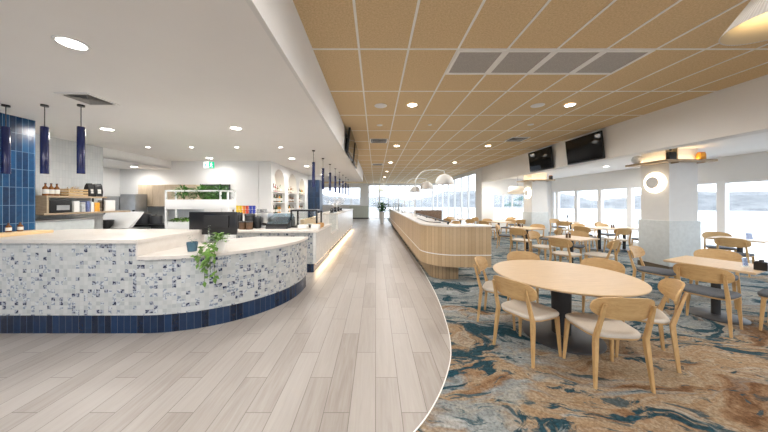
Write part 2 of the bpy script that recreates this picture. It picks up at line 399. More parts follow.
# bar wall with three arched niches
def yz_prism(poly, x0, x1, bm=None): return loft([[(x0, y, z) for y, z in poly], [(x1, y, z) for y, z in poly]], bm)
ARCH = [(8.06, 9.10), (9.42, 10.46), (10.78, 11.70)]
poly = [(7.9, 1.25), (7.9, HL), (12.2, HL), (12.2, 1.25)]
for y0, y1 in ARCH[::-1]:
    r = (y1 - y0) / 2; c = (y0 + y1) / 2
    poly += [(y1, 1.25), (y1, 2.15)] + [(c + r * math.cos(a), 2.15 + r * 1.05 * math.sin(a)) for a in [PI * k / 16 for k in range(1, 16)]] + [(y0, 2.15), (y0, 1.25)]
bm = yz_prism(poly, -3.47, -3.17); bx(-3.47, -3.17, 7.9, 12.2, 0, 1.2499, bm); bx(-3.55, -3.47, 7.9, 12.2, 0, HL, bm)
struct('wall_bar', bm, 'white_paint', smooth=30)
struct('wall_blue_pier', uvbox(-3.2, -2.62, 12.2, 12.9, 0, 2.66), 'blue_pier_tile', smooth=0)
struct('wall_far_left', frame_members([(-6.6, -6.4, 12.9, YE, 0, HC), (-6.6, -3.2, 12.7, 12.9, 0, HL), (-3.2, -2.62, 12.2, 12.9, 2.66, HL)]), 'white_paint', smooth=0)
# far end wall with its glazing
y0, y1 = YE, YE + .12
struct('wall_end', frame_members([(-6.6, -5.6, y0, y1, 0, HC), (-5.6, -1.5, y0, y1, 0, 1.30), (-5.6, -1.5, y0, y1, 3.08, HC), (-1.5, -.72, y0, y1, 0, HC), (-.72, XB, y0, y1, 3.30, HC)]), 'white_paint', smooth=0)
def glazed(name, x0, x1, z0, z1, verts, bars, y=None, x=None, w=.05, dpt=.08):
    """a frame with mullions and its pane, along X at y or along Y at x"""
    bm = BM(); h = min(w, .06)
    for v in [x0 + w / 2, *verts, x1 - w / 2]:
        if y is not None: bx(v - w / 2, v + w / 2, y - dpt / 2, y + dpt / 2, z0 + .002, z1 - .002, bm)
        else: bx(x - dpt / 2, x + dpt / 2, v - w / 2, v + w / 2, z0 + .002, z1 - .002, bm)
    for z in [z0 + h / 2, *bars, z1 - h / 2]:
        if y is not None: bx(x0 + .002, x1 - .002, y - dpt * .43, y + dpt * .43, z - h / 2, z + h / 2, bm)
        else: bx(x - dpt * .43, x + dpt * .43, x0 + .002, x1 - .002, z - h / 2, z + h / 2, bm)
    f = struct(name, bm, 'white_frame', smooth=0)
    g = bx(x0, x1, y - .004, y + .004, z0, z1) if y is not None else bx(x - .004, x + .004, x0, x1, z0, z1)
    obj('window_glass', g, 'pane', f, smooth=0); return f
glazed('window_added_fill', -4.5, 9.0, 0, 2.5, [-4.5 + 1.5 * k for k in range(1, 9)], [], y=-5.1, w=.08)  # unseen glazing added behind the camera for frontal fill light
glazed('window_1', -5.6, -2.45, 1.30, 3.08, [-4.0], [], y=YE + .05)
glazed('window_2', -2.40, -1.5, 1.30, 3.08, [], [], y=YE + .05)
glazed('door_1', -.72, .40, 0, 3.30, [], [2.62], y=YE + .05, w=.08)
glazed('window_3', .40, XB, 0, 3.30, [1.3, 2.3, 3.4, 4.6], [2.62], y=YE + .05, w=.06)
glazed('window_4', 14.75, YE, 0.05, 3.30, [16.1, 17.4, 18.9, 20.5, 22.3, 24.2], [], x=XB + .06, w=.09, dpt=.12)
struct('wall_side_header', bx(XB, XB + .2, 14.75, YE + .1, 3.30, HC), 'white_paint', smooth=0)
struct('wall_pier', bx(XB - .02, XB + .06, 13.9, 14.75, 0, HC), 'white_paint', smooth=0)
# dining end wall and window wall
struct('wall_dining_end', frame_members([(XB + .06, 6.42, YD, YD + .15, 0, HD), (6.42, 8.9, YD, YD + .15, 0, .62), (6.42, 8.9, YD, YD + .15, 2.06, HD), (8.9, XW + .15, YD, YD + .15, 0, HD)]), 'white_paint', smooth=0)
glazed('window_5', 6.42, 8.9, .62, 2.06, [7.0, 7.5, 8.2], [], y=YD + .07, w=.06)
struct('wall_right', frame_members([(XW, XW + .15, -5, YD, 2.20, HD), (XW, XW + .15, -5, YD, 0, .08), (XW, XW + .15, -5, -.6, .08, 2.18)]), 'white_paint', smooth=0)
glazed('window_6', -.6, YD, .08, 2.20, [7.24 + 1.31 * k for k in range(-5, 6)], [], x=XW + .07, w=.18, dpt=.12)
# square pillars with a wider dado
for i, py in enumerate((6.02, 11.3)):
    struct('pillar', bx(6.8, 7.46, py, py + .64, 0, HD), 'pillar_paint', smooth=0)
    bm = bx(6.765, 7.495, py - .035, py + .675, .13, 1.18, bev=.006); struct('pillar_dado', bm, 'dado_paint')
    struct('baseboard_pillar', bx(6.755, 7.505, py - .045, py + .685, .006, .13), 'skirting_wood', smooth=0)
# ---------------------------------------------------------------- outside
bm = lathe([(0, -.35), (170, -.35), (170, -.3), (0, -.3)], 48); o = struct('ground_beach', bm, 'sand', smooth=0)
rng = random.Random(3); L = []
for k in range(140):
    a = R(-25) + R(190) * k / 139; h = 4.6 + 1.6 * math.sin(k * .21) + .9 * math.sin(k * .53 + 1) + rng.uniform(-.5, .5)
    L.append([(r * math.cos(a), r * math.sin(a), z) for r, z in ((95, -.35), (104, h * .75), (112, h), (125, -.35))])
struct('hills', loft(L), 'hill', smooth=0)
for i, (x, y, zt) in enumerate(((13.6, 24, 2.15), (13.5, 25.8, 1.62))):
    t = thing('patio_umbrella', ['open green patio umbrella outside the far dining window, the taller one', 'lower open green patio umbrella outside the far dining window'][i], 'umbrella', (x, y, -.3))
    obj('canopy', lathe([(.95, zt - .1), (.6, zt + .08), (.05, zt + .32), (0, zt + .33)], 8), 'teal_canvas', t, smooth=0)
    obj('pole', lathe([(.03, 0), (.03, zt + .3)], 8), 'steel_dull', t); obj('base', lathe([(.3, 0), (.3, .08)], 16), 'charcoal', t)

# ---------------------------------------------------------------- downlights and ceiling fittings
ld = bpy.data.lights.new('downlight', 'SPOT'); ld.energy = 120 * SPOT; ld.spot_size = R(180); ld.spot_blend = .7; ld.shadow_soft_size = .09; ld.color = (1, .965, .92)
ls = bpy.data.lights.new('small downlight', 'SPOT'); ls.energy = 45 * SPOT; ls.spot_size = R(150); ls.spot_blend = 1; ls.shadow_soft_size = .05; ls.color = (1, .965, .92)
lw = ld.copy(); lw.energy = 76 * SPOT; lw2 = ld.copy(); lw2.energy = 36 * SPOT
def make_downlight(r, data):
    t = thing('downlight', '', 'ceiling light')
    obj('trim_ring', lathe([(r * .88, -.001), (r * .92, -.008), (r * 1.12, -.006), (r * 1.15, 0), (r * .88, 0)], 28), 'white_metal', t)
    obj('lens', lathe([(0, -.004), (r * .9, -.004), (r * .9, 0)], 28), 'downlight', t)
    l = bpy.data.objects.new('light', data); COL.objects.link(l); l.parent = t; l.location = (0, 0, -.03); return t
DL = make_downlight(.09, ld); DS = make_downlight(.045, ls)
ordn = ['nearest the camera', 'second from the camera', 'third from the camera', 'fourth from the camera', 'fifth from the camera', 'sixth from the camera']
def place_light(src, used, x, y, z, label, group):
    if not used: src.location = (x, y, z); src['label'] = label; src['group'] = group; return src
    o = dup(src, (x, y, z), 0, label, group)
    if x < -1 and z < 3:
        for c in o.children:
            if c.type == 'LIGHT' and c.data == ld: c.data = lw2 if 7 < y < 8 else lw
    return o
n = 0
lights = []
for k in range(5): lights.append((.7, 4.95 + 3.6 * k, HC - .006, 'round downlight in the timber ceiling over the walkway, ' + ordn[k], 'downlights in the timber ceiling'))
for k in range(3): lights.append((3.7, 4.95 + 3.6 * k, HC - .006, 'round downlight in the timber ceiling near the window side, ' + ordn[k], 'downlights in the timber ceiling'))
for x, y, w in ((-2.37, 2.03, 'large bright downlight in the white ceiling, above the front of the tiled counter'), (-2.34, 4.36, 'downlight in the white ceiling near the bulkhead, second along from the big bright one'), (-4.56, 4.42, 'downlight in the white ceiling just beyond the three blue pendants'),
                (-4.68, 7.33, 'downlight in the white ceiling just above the exit sign'), (-2.38, 7.4, 'downlight in the white ceiling above the first arched niche'), (-2.37, 8.96, 'downlight in the white ceiling above the second arched niche'), (-2.37, 11.6, 'downlight in the white ceiling in front of the dark blue tiled pier')):
    lights.append((x, y, HL, w, 'downlights in the white ceiling'))
lights += [(-6.84, 7.36, 2.62, 'downlight in the lower kitchen ceiling above the timber cabinets', None), (8.03, 9.06, HD, 'downlight in the dining ceiling between the big wall screens and the grey pillar', None)]
lights += [(6.25, y, HD, 'added downlight in the dining ceiling behind the white beam, ' + w, 'added downlights in the dining ceiling') for y, w in ((2.6, 'nearest the camera'), (8.7, 'between the two pillars'), (12.9, 'near the far dining wall'))]  # added out of view behind the beam to brighten the dining area
for k, y in enumerate((1.35, -2.25)):
    for x in (.7, 3.7): lights.append((x, y, HC - .006, 'unseen round downlight in the timber ceiling above the camera, ' + ('walkway' if x < 1 else 'window') + (' side' if k == 0 else ' side, further back'), 'downlights in the timber ceiling'))  # rows carried on out of view, put in to light the foreground
lights += [(-2.37, -.4, HL, 'unseen downlight in the white ceiling behind the camera', 'downlights in the white ceiling'), (-3.9, 1.0, HL, 'unseen downlight in the white ceiling above the near end of the tiled counter', 'downlights in the white ceiling')]  # unseen white-ceiling lamps, added for light on the foreground
for i, (x, y, z, lab, g) in enumerate(lights): place_light(DL, i, x, y, z, lab, g or 'single downlights')
for i, x in enumerate((-5.13, -4.15, -3.13, -2.14)):
    place_light(DS, i, x, 5.86, HL, 'small downlight in the white ceiling, ' + ['at the kitchen end of its row of four', 'second from the kitchen in its row of four', 'third from the kitchen in its row of four', 'nearest the bulkhead in its row of four'][i], 'small downlights in the white ceiling')
def ceiling_disc(x, y, r, name, lab, cat):
    t = thing(name, lab, cat, (x, y, HC - .006))
    obj('cover', lathe([(0, -.012), (r * .8, -.012), (r, -.006), (r, 0)], 24), 'white_paint', t); obj('rim', lathe([(r, -.008), (r * 1.08, -.006), (r * 1.1, 0), (r, 0)], 24), 'grid_white', t)
ceiling_disc(.10, 4.99, .11, 'ceiling_speaker', 'round white speaker in the timber ceiling left of the first walkway downlight', 'speaker')
ceiling_disc(3.1, 4.97, .11, 'ceiling_speaker', 'round white speaker in the timber ceiling beside the first window side downlight', 'speaker')
ceiling_disc(.10, 6.25, .065, 'smoke_detector', 'small round white detector in the timber ceiling beside the bulkhead', 'smoke detector')
ceiling_disc(1.3, 6.22, .045, 'smoke_detector', 'tiny round sprinkler cover in the middle of the timber ceiling', 'smoke detector')
ceiling_disc(3.7, 6.2, .065, 'smoke_detector', 'small round white detector in the timber ceiling toward the windows', 'smoke detector')
def vent(x, y, s, z, lab, dark='grille_grey'):
    t = thing('air_vent', lab, 'air vent', (x, y, z)); bm = BM()
    for a, b, c, d in ((-s, s, -s, -s + .03), (-s, s, s - .03, s), (-s, -s + .03, -s + .03, s - .03), (s - .03, s, -s + .03, s - .03)): bx(a, b, c, d, -.012, .0, bm)
    obj('frame', bm, 'white_metal', t, smooth=0)
    obj('backing', bx(-s + .03, s - .03, -s + .03, s - .03, -.002, 0), 'charcoal', t, smooth=0)
    for k in range(4):
        q = (s - .05) * (1 - k * .24); w = .035 if s < .25 else .05; bm = BM()
        for a in range(4):
            m = Matrix.Rotation(a * PI / 2, 3, 'Z'); c = m @ Vector((0, -q + w / 2, -.008)); 
            box(bm, c, (2 * q, w, .004), rot=m @ Matrix.Rotation(R(28), 3, 'X'))
        obj('louvre', bm, 'vent_blade', t, smooth=0)
vent(-3.45, 3.13, .19, HL, 'square slatted air vent in the white ceiling above the blue pendants')
vent(.10, 7.85, .26, HC - .006, 'square air vent in the timber ceiling near the bulkhead screens')
vent(4.16, 7.65, .26, HC - .006, 'square air vent in the timber ceiling near the big wall screens')
vent(.10, 12.75, .26, HC - .006, 'small distant square air vent in the timber ceiling near the bulkhead end')
for k in range(4):
    x = 1.0 + .6 * k
    t = thing('return_air_panel', 'grey mesh air panel in the timber ceiling, ' + ['walkway end of four', 'second of four from the walkway', 'third of four from the walkway', 'window end of four'][k], 'air vent', (x + .3, 3.46, HC - .006), group='grey ceiling air panels')
    bm = BM()
    for a, b, c, d in ((-.298, .298, -.306, -.27), (-.298, .298, .25, .29), (-.298, -.26, -.27, .25), (.26, .298, -.27, .25)): bx(a, b, c, d, -.012, -.0005, bm)
    obj('frame', bm, 'grid_white', t, smooth=0); obj('grille', bx(-.26, .26, -.27, .25, -.004, 0), 'grille_grey', t, smooth=0)
# exit sign
t = thing('exit_sign', 'lit green and white exit sign hanging from the white ceiling', 'exit sign', (-4.61, 7.2, 2.645))
obj('housing', bx(-.15, .15, 0, .03, -.09, .09, bev=.004), 'white_metal', t)
obj('hanger', bx(-.012, .012, .008, .02, .09, HL - 2.645), 'white_metal', t)
obj('arrow_face', bx(-.145, -.005, -.003, 0, -.085, .085), 'exit_white', t, smooth=0)
obj('figure_face', bx(-.005, .145, -.003, 0, -.085, .085), 'exit_green', t, smooth=0)
bm = BM(); yy = -.006
def flat(bm, pts): loft([[(x, -.003, z) for x, z in pts], [(x, yy, z) for x, z in pts]], bm)
lathe([(0, 0), (.013, 0), (.013, .003), (0, .003)], 12, bm, (.068, -.003, .055), Matrix.Rotation(R(90), 3, 'X'))
flat(bm, [(.05, .04), (.08, .035), (.07, -.01), (.048, -.01)]); flat(bm, [(.055, -.005), (.072, -.01), (.098, -.04), (.086, -.05)]); flat(bm, [(.086, -.05), (.098, -.04), (.092, -.075), (.08, -.075)])
flat(bm, [(.048, -.005), (.066, -.01), (.045, -.05), (.03, -.045)]); flat(bm, [(.03, -.045), (.045, -.05), (.02, -.062), (.012, -.05)]); flat(bm, [(.075, .035), (.082, .028), (.108, .005), (.1, -.002)]); flat(bm, [(.05, .04), (.055, .03), (.03, .012), (.022, .02)])
obj('running_figure', bm, 'exit_white', t, smooth=0)
bm = BM(); flat(bm, [(-.03, .012), (-.03, -.012), (-.08, -.012), (-.08, .012)]); flat(bm, [(-.08, .04), (-.08, -.04), (-.125, 0)]); obj('arrow', bm, 'exit_green', t, smooth=0)
# wall screens
def tv(x, yc, zc, lab, face, w=1.2, h=.69, tilt=6):
    t = thing('wall_screen', lab, 'television', (x, yc, zc)); s = face   # face +1 looks to +X, -1 to -X
    rot = Matrix.Rotation(R(tilt) * s, 3, 'Y')
    bm = BM(); box(bm, (s * .10, 0, 0), (.05, w, h), rot=rot, bev=.006); obj('casing', bm, 'black', t)
    bm = BM(); box(bm, Vector((s * .10, 0, 0)) + rot @ Vector((s * .0265, 0, .006)), (.003, w - .03, h - .045), rot=rot); obj('screen', bm, 'screen', t)
    bm = bx(0, s * .06, -.2, .2, -.15, .15); box(bm, (s * .05, 0, .05), (.05, .3, .04)); obj('wall_bracket', bm, 'black_matte', t)
tv(XB, 7.0, 3.04, 'large black wall screen on the white beam, the nearer of two', -1)
tv(XB, 8.84, 3.045, 'black wall screen on the white beam, the further of two', -1)
tv(-.76, 6.95, 3.13, 'black screen on the bulkhead above the walkway, the nearer of two', 1, 1.25, .62)
tv(-.76, 8.6, 3.12, 'black screen on the bulkhead above the walkway, the further of two', 1, 1.4, .62)
# ---------------------------------------------------------------- front counter (left)
HI, LO = 1.16, .955
def counter_outline(off, x_left=-5.18):
    c = (-2.9, 4.77); r = 1.58 + off
    return [(x_left, c[1] - r)] + disc_pts(*c, r, 40, -PI / 2, 0, True) + [(c[0] + r, 5.0 + off * .5), (-2.3, 5.0 + off * .5), (-2.9, 4.42), (x_left, 4.42)]
ct = thing('service_counter', 'long mosaic tiled front counter with rounded end and blue tiled plinth', 'counter', (0, 0, 0))
obj('tile_plinth', prism(counter_outline(-.015), 0, .228), 'blue_stick', ct, smooth=30)
obj('mosaic_front', prism(counter_outline(0), .228, LO - .04), 'mosaic', ct, smooth=30)
obj('raised_front', prism([(-5.18, 3.19), (-2.93, 3.19), (-2.93, 4.42), (-5.18, 4.42)], LO - .04, HI - .04), 'mosaic', ct, smooth=0)
lowpoly = [(-2.91, 3.165)] + disc_pts(-2.9, 4.77, 1.605, 40, -PI / 2, 0, True) + [(-1.295, 5.02), (-2.28, 5.02), (-2.91, 4.44)]
obj('lower_worktop', prism(lowpoly, LO - .04, LO, bev=.006), 'stone', ct)
obj('raised_worktop', prism([(-5.19, 3.165), (-2.90, 3.165), (-2.90, 4.44), (-5.19, 4.44)], HI - .045, HI, bev=.006), 'stone', ct)
obj('worktop_riser', bx(-2.93, -2.905, 3.175, 4.43, LO, HI - .045), 'stone', ct, smooth=0)
T(obj('timber_board', bx(-5.17, -4.86, 3.05, 3.93, HI, HI + .04, bev=.006), 'board_wood'), 'light timber board lying on the front counter against the blue tiles', 'board')
def bottle(x, y, z, mat, h, r, lab, grp=None, parts=True, cat='bottle', first=None):
    t = thing('bottle', lab, cat, (x, y, z), group=grp)
    obj('glass_body', lathe([(r * .9, 0), (r, .01), (r, h * .58), (r * .85, h * .66), (r * .33, h * .78), (r * .33, h * .94)], 14), mat, t)
    obj('cap', lathe([(r * .4, h * .93), (r * .4, h), (0, h)], 10), 'black', t)
    if parts: obj('paper_label', lathe([(r * 1.02, h * .15), (r * 1.02, h * .5)], 14), 'label_white', t)
    return t
for i, (x, y) in enumerate(((-5.11, 3.62), (-5.11, 3.74))): bottle(x, y, HI + .04, 'amber', .13, .028, ['small dark bottle on the timber board, the one further from the wall end', 'small dark bottle on the timber board, nearer the wall end'][i])
# blue pendants above the front counter, and the row over the bar
def make_pendant():
    t = thing('pendant_light', '', 'pendant light')
    obj('ceiling_canopy', lathe([(.036, -.022), (.036, 0)], 20), 'black', t); obj('rod', lathe([(.0045, -.30), (.0045, -.02)], 8), 'black', t)
    obj('cylinder_shade', lathe([(.034, -.88), (.038, -.88), (.038, -.285), (.035, -.28), (0, -.28)], 24), 'blue_glaze', t, smooth=50)
    obj('lamp', lathe([(0, -.872), (.033, -.872), (.033, -.86)], 18), 'ring_glow', t)
    return t
PD = make_pendant()
PD.location = (-4.72, 3.32, HL); PD['label'] = 'blue cylinder pendant in front of the blue tiled wall, closest to the frame edge'; PD['group'] = 'blue pendants over the front counter'
dup(PD, (-4.225, 3.32, HL), 0, 'blue cylinder pendant just right of the blue tiled wall, middle of three')
dup(PD, (-3.76, 3.32, HL), 0, 'blue cylinder pendant in front of the kitchen shelves, right of three')
nth = ['nearest', 'second', 'third', 'fourth', 'fifth', 'sixth', 'seventh', 'eighth']
for k in range(8): dup(PD, (-1.49, 6.25 + 1.13 * k, HL), 0, f'slim blue cylinder pendant over the bar counter, {nth[k]} of the long row', 'blue pendants over the bar')
# ---------------------------------------------------------------- things on the front counter
t = thing('counter_monitor', 'wide black monitor seen from behind on the curved counter', 'monitor', (-2.72, 4.36, LO), R(-3))
bm = BM(); box(bm, (0, 0, .31), (.82, .045, .38), bev=.01); obj('casing', bm, 'black', t)
bm = BM(); box(bm, (.08, -.035, .34), (.42, .04, .2), bev=.01); obj('rear_housing', bm, 'black_matte', t)
obj('screen', bx(-.395, .395, .0228, .025, .13, .49), 'screen', t); bm = bx(-.04, .04, -.02, .03, .01, .2); obj('stand_neck', bm, 'charcoal', t)
bm = bx(-.13, .22, -.12, .10, 0, .012, bev=.004); obj('stand_foot', bm, 'steel', t)
t = thing('pot_plant', 'small dark teal pot on the curved counter front', 'potted plant', (-2.48, 3.52, LO))
obj('pot', lathe([(.052, 0), (.066, .10), (.066, .125), (.056, .125), (.052, .1), (0, .1)], 20), 'teal_pot', t)
rng = random.Random(5); obj('sprig', bush(rng, (0, 0, .11), 16, (.03, .03, .1), .05, .014, up=1.2), 'leaf_grey', t, smooth=0)
t = thing('trailing_plant', 'leafy green plant in white pot trailing over the curved counter edge', 'potted plant', (-2.13, 3.55, LO))
obj('pot', lathe([(.06, 0), (.085, .10), (.085, .13), (.074, .13), (.07, .1), (0, .1)], 22), 'white_ceramic', t)
rng = random.Random(11); bm = bush(rng, (0, 0, .13), 60, (.10, .10, .09), .085, .055, up=.8)
stems = BM()
for k, (dx, dz, n_) in enumerate(((-.07, -.14, 9), (-.01, -.33, 18), (.05, -.22, 13), (.09, -.30, 17), (-.11, -.08, 6), (.02, -.12, 8))):
    pts = [Vector((0, -.05, .14)), Vector((dx * .6, -.13, .13)), Vector((dx, -.24, .06)), Vector((dx * 1.1, -.285, -.02)), Vector((dx * 1.2, -.29, dz * .6)), Vector((dx * 1.3, -.295, dz))]
    tube(pts, .003, 5, stems)
    for _ in range(n_):
        u = rng.uniform(1.2, 4.99); i_ = int(u); p = pts[i_].lerp(pts[i_ + 1], u - i_)
        leaf(bm, p, (rng.uniform(-1, 1), rng.uniform(-1, -.1), rng.uniform(-.8, .4)), rng.uniform(.05, .085), rng.uniform(.035, .055), .2, up=(0, -.7, .7))
obj('foliage', bm, 'leaf_bright', t, smooth=0); obj('stems', stems, 'stem', t)
bm = BM(); st = BM(); tube([(-.12, -.02, .12), (-.14, -.03, .22), (-.13, -.02, .32)], .003, 5, st); tube([(-.0, 0, .1), (-.08, 0, .12), (-.12, -.02, .12)], .003, 5, st)
for k in range(34):
    a = rng.uniform(0, 2 * PI); z = rng.uniform(.1, .34); leaf(bm, (-.13, -.02, z), (math.cos(a), math.sin(a), .5), .035, .012)
gs = obj('grey_sprig', bm, 'leaf_grey', t, smooth=0); obj('sprig_stem', st, 'stem', gs)
# white plant stand behind the counter
t = thing('plant_stand', 'tall white frame stand with two planter boxes behind the counter', 'plant stand', (-3.57, 5.33, 0))
for x in (-.62, .47, .62):
    for y in (-.13, .13): obj('post', bx(x - .014, x + .014, y - .014, y + .014, 0, 1.85), 'white_metal', t, smooth=0)
obj('top_rail', frame_members([(-.634, .634, -.144, -.116, 1.83, 1.858), (-.634, .634, .116, .144, 1.83, 1.858), (-.634, -.606, -.13, .13, 1.83, 1.858), (.606, .634, -.13, .13, 1.83, 1.858)]), 'white_metal', t, smooth=0)
obj('upper_planter', bx(-.605, .633, -.15, .15, 1.475, 1.67, bev=.004), 'white_metal', t)
obj('lower_planter', bx(-.605, .605, -.12, .12, .55, 1.22, bev=.004), 'white_metal', t)
for k, (x, n_, mt, rl) in enumerate(((-.36, 60, 'leaf', 'long'), (.02, 70, 'leaf', 'long'), (.40, 55, 'leaf_dark', 'long'))):
    p = thing('planter_fern', 'bushy green fern in the upper box of the white stand, ' + ['kitchen end', 'middle one', 'end nearest the bar'][k], 'plant', (-3.57 + x, 5.33, 1.67), group='ferns in the upper planter')
    rng = random.Random(20 + k); obj('foliage', bush(rng, (0, 0, .01), n_ * 2, (.17, .1, .20), .20, .035, up=.9, droop=.25), mt, p, smooth=0); s_ = BM()
    for q in range(6): a = q * 1.05; tube([(0, 0, .002), (.05 * math.cos(a), .04 * math.sin(a), .08), (.12 * math.cos(a), .08 * math.sin(a), .13)], .004, 5, s_)
    obj('stems', s_, 'stem', p)
for k, x in enumerate((-.5, -.3, .0, .3)):
    p = thing('planter_plant', 'low leafy plant in the lower box of the white stand, ' + ['kitchen end', 'second from the kitchen end', 'third from the kitchen end', 'behind the monitor'][k], 'plant', (-3.57 + x, 5.33, 1.22), group='plants in the lower planter')
    rng = random.Random(30 + k); obj('foliage', bush(rng, (0, 0, .005), 60, (.12, .09, .04), .09, .05, up=.7), 'leaf_bright', p, smooth=0)
    s_ = BM(); tube([(0, 0, .002), (0, 0, .04)], .005, 5, s_); obj('stems', s_, 'stem', p)
# ---------------------------------------------------------------- second counter running down the walkway
bt = thing('bar_counter', 'long white tiled bar counter with stone top beside the walkway', 'counter', (0, 0, 0))
sx = -1.37
obj('tile_plinth', prism([(-4.2, 5.975), (sx - .05, 5.975), (sx - .05, 7.98), (-2.15, 7.98), (-2.15, 7.15), (-4.2, 7.15)], 0, .20), 'blue_stick', bt, smooth=0)
obj('mosaic_front', prism([(-4.2, 5.96), (sx - .06, 5.96), (sx - .06, 7.98), (-2.15, 7.98), (-2.15, 7.15), (-4.2, 7.15)], .20, .915), 'mosaic', bt, smooth=0)
obj('tiled_side', prism([(sx - .06, 5.96), (sx, 5.98), (sx, 8.0), (sx - .06, 8.0)], .20, .915), 'white_stick', bt, smooth=0)
obj('side_tile_low', prism([(-2.1, 8.0), (sx, 8.0), (sx, 9.45), (-2.1, 9.45)], .20, .62), 'white_stick', bt, smooth=0)
obj('high_ledge_front', prism([(-2.1, 9.45), (sx, 9.45), (sx, 15.6), (-2.1, 15.6)], .20, 1.17), 'white_stick', bt, smooth=0)
obj('niche_ledge', bx(-2.12, sx + .02, 8.0, 9.45, .62, .66, bev=.004), 'stone', bt)
obj('niche_back', bx(-2.2, -2.1, 7.6, 9.45, .2, 1.1), 'board_wood', bt, smooth=0)
obj('toe_kick', bx(-2.1, sx - .10, 6.1, 15.5, 0, .20), 'charcoal', bt, smooth=0)
lp = [(-4.2, 5.92), (-1.48, 5.92)] + disc_pts(-1.46, 6.04, .12, 8, -PI / 2, 0, True) + [(-1.34, 7.98), (-2.2, 7.98), (-2.2, 7.2), (-4.2, 7.2)]
obj('stone_worktop', prism(lp, .915, .955, bev=.006), 'stone', bt)
obj('ledge_top', bx(-2.12, sx + .03, 9.43, 15.65, 1.17, 1.21, bev=.005), 'stone', bt)
o = obj('base_light_strip', bx(sx - .085, sx - .03, 6.1, 15.5, .165, .195), 'led_warm', bt, smooth=0); o['label'] = 'warm light strip under the tiled side'
a = bpy.data.lights.new('bar strip', 'AREA'); a.shape = 'RECTANGLE'; a.size = .05; a.size_y = 9.4; a.energy = 22; a.color = (1, .74, .45)
l = bpy.data.objects.new('bar strip', a); COL.objects.link(l); l.parent = bt; l.location = (sx - .03, 10.8, .155); l.rotation_euler = (0, R(-25), 0)
# things on the second counter
T(obj('ledge_glass', bx(-1.43, -1.422, 8.02, 9.42, .66, 1.30), 'clear_glass', smooth=0), 'clear upright glass screen at the low opening of the bar counter', 'glass screen')
t = thing('display_case', 'black framed glass food case with pastries on the bar counter', 'display case', (-1.86, 7.05, .955))
bm = BM()
for x in (-.33, .33):
    for y in (-.28, .28): bx(x - .02, x + .02, y - .02, y + .02, 0, .45, bm)
for y in (-.28, .28): bx(-.35, .35, y - .02, y + .02, .42, .46, bm)
for x in (-.33, .33): bx(x - .02, x + .02, -.28, .28, .42, .46, bm)
obj('frame', bm, 'black', t, smooth=0); obj('base', bx(-.35, .35, -.3, .3, 0, .03), 'black', t, smooth=0)
obj('glass_front', bx(-.31, .31, -.285, -.279, .03, .42), 'clear_glass', t, smooth=0); obj('shelf', bx(-.31, .31, -.2, .26, .23, .238), 'clear_glass', t, smooth=0); obj('lid', bx(-.33, .33, -.28, .28, .452, .462), 'black', t, smooth=0)
for k in range(3):
    T(obj('pastry_tray', bx(-1.60 + k * .0, -1.40, 6.42 + k * .24, 6.61 + k * .24, .955, 1.06, bev=.01), ['white_ceramic', 'pastry', 'pastry'][k]), ['white food box at the corner of the bar counter', 'orange brown tray of pastries on the bar counter, nearer one', 'orange brown tray of pastries on the bar counter, further one'][k], 'food tray')
T(obj('food_box', bx(-1.94, -1.70, 6.46, 6.66, .955, 1.05, bev=.01), 'white_ceramic'), 'white carton on the bar counter in front of the food case', 'box')
t = thing('cold_display', 'black counter display with sloping pale blue glass lid beside the food case', 'display case', (-2.42, 6.75, .955))
bm = loft([[(x, -.3, 0), (x, .3, 0), (x, .3, .26), (x, -.3, .12)] for x in (-.3, .24)]); obj('cabinet', bm, 'black', t, smooth=0)
bm = loft([[(x, -.28, .13), (x, .28, .265), (x, .2, .36), (x, -.2, .25)] for x in (-.28, .22)]); obj('glass_lid', bm, 'blue_glass', t, smooth=0); obj('foot_panel', bx(-.3, .24, -.32, -.3, 0, .05), 'charcoal', t, smooth=0)
t = thing('coffee_machine', 'chrome coffee machine standing on the bar counter beside the black display', 'coffee machine', (-2.86, 6.85, .955))
obj('body', bx(-.18, .10, -.2, .2, .12, .38, bev=.02), 'steel', t); obj('drip_tray', bx(-.18, .10, -.24, .2, 0, .07, bev=.008), 'steel_dull', t); obj('back_panel', bx(-.16, .08, .08, .18, .07, .12), 'black', t)
for k in (-.1, .02): obj('group_head', lathe([(.025, .06), (.03, .12)], 12, c=(k, -.12, 0)), 'black', t)
obj('cup_rail', tube([(-.17, -.18, .41), (.09, -.18, .41)], .006, 6), 'steel', t)
def cup(name, x, y, z, r, h, mat, lab, cat, grp):
    t = thing(name, lab, cat, (x, y, z), group=grp)
    obj('vessel', lathe([(r * .8, 0), (r, h * .96), (r, h), (r * .88, h), (r * .72, .012), (0, .012)], 16), mat, t)
    obj('handle', tube([(r * .88, 0, h * .25), (r * 1.45, 0, h * .35), (r * 1.45, 0, h * .7), (r * .95, 0, h * .8)], .006, 6), mat, t); return t
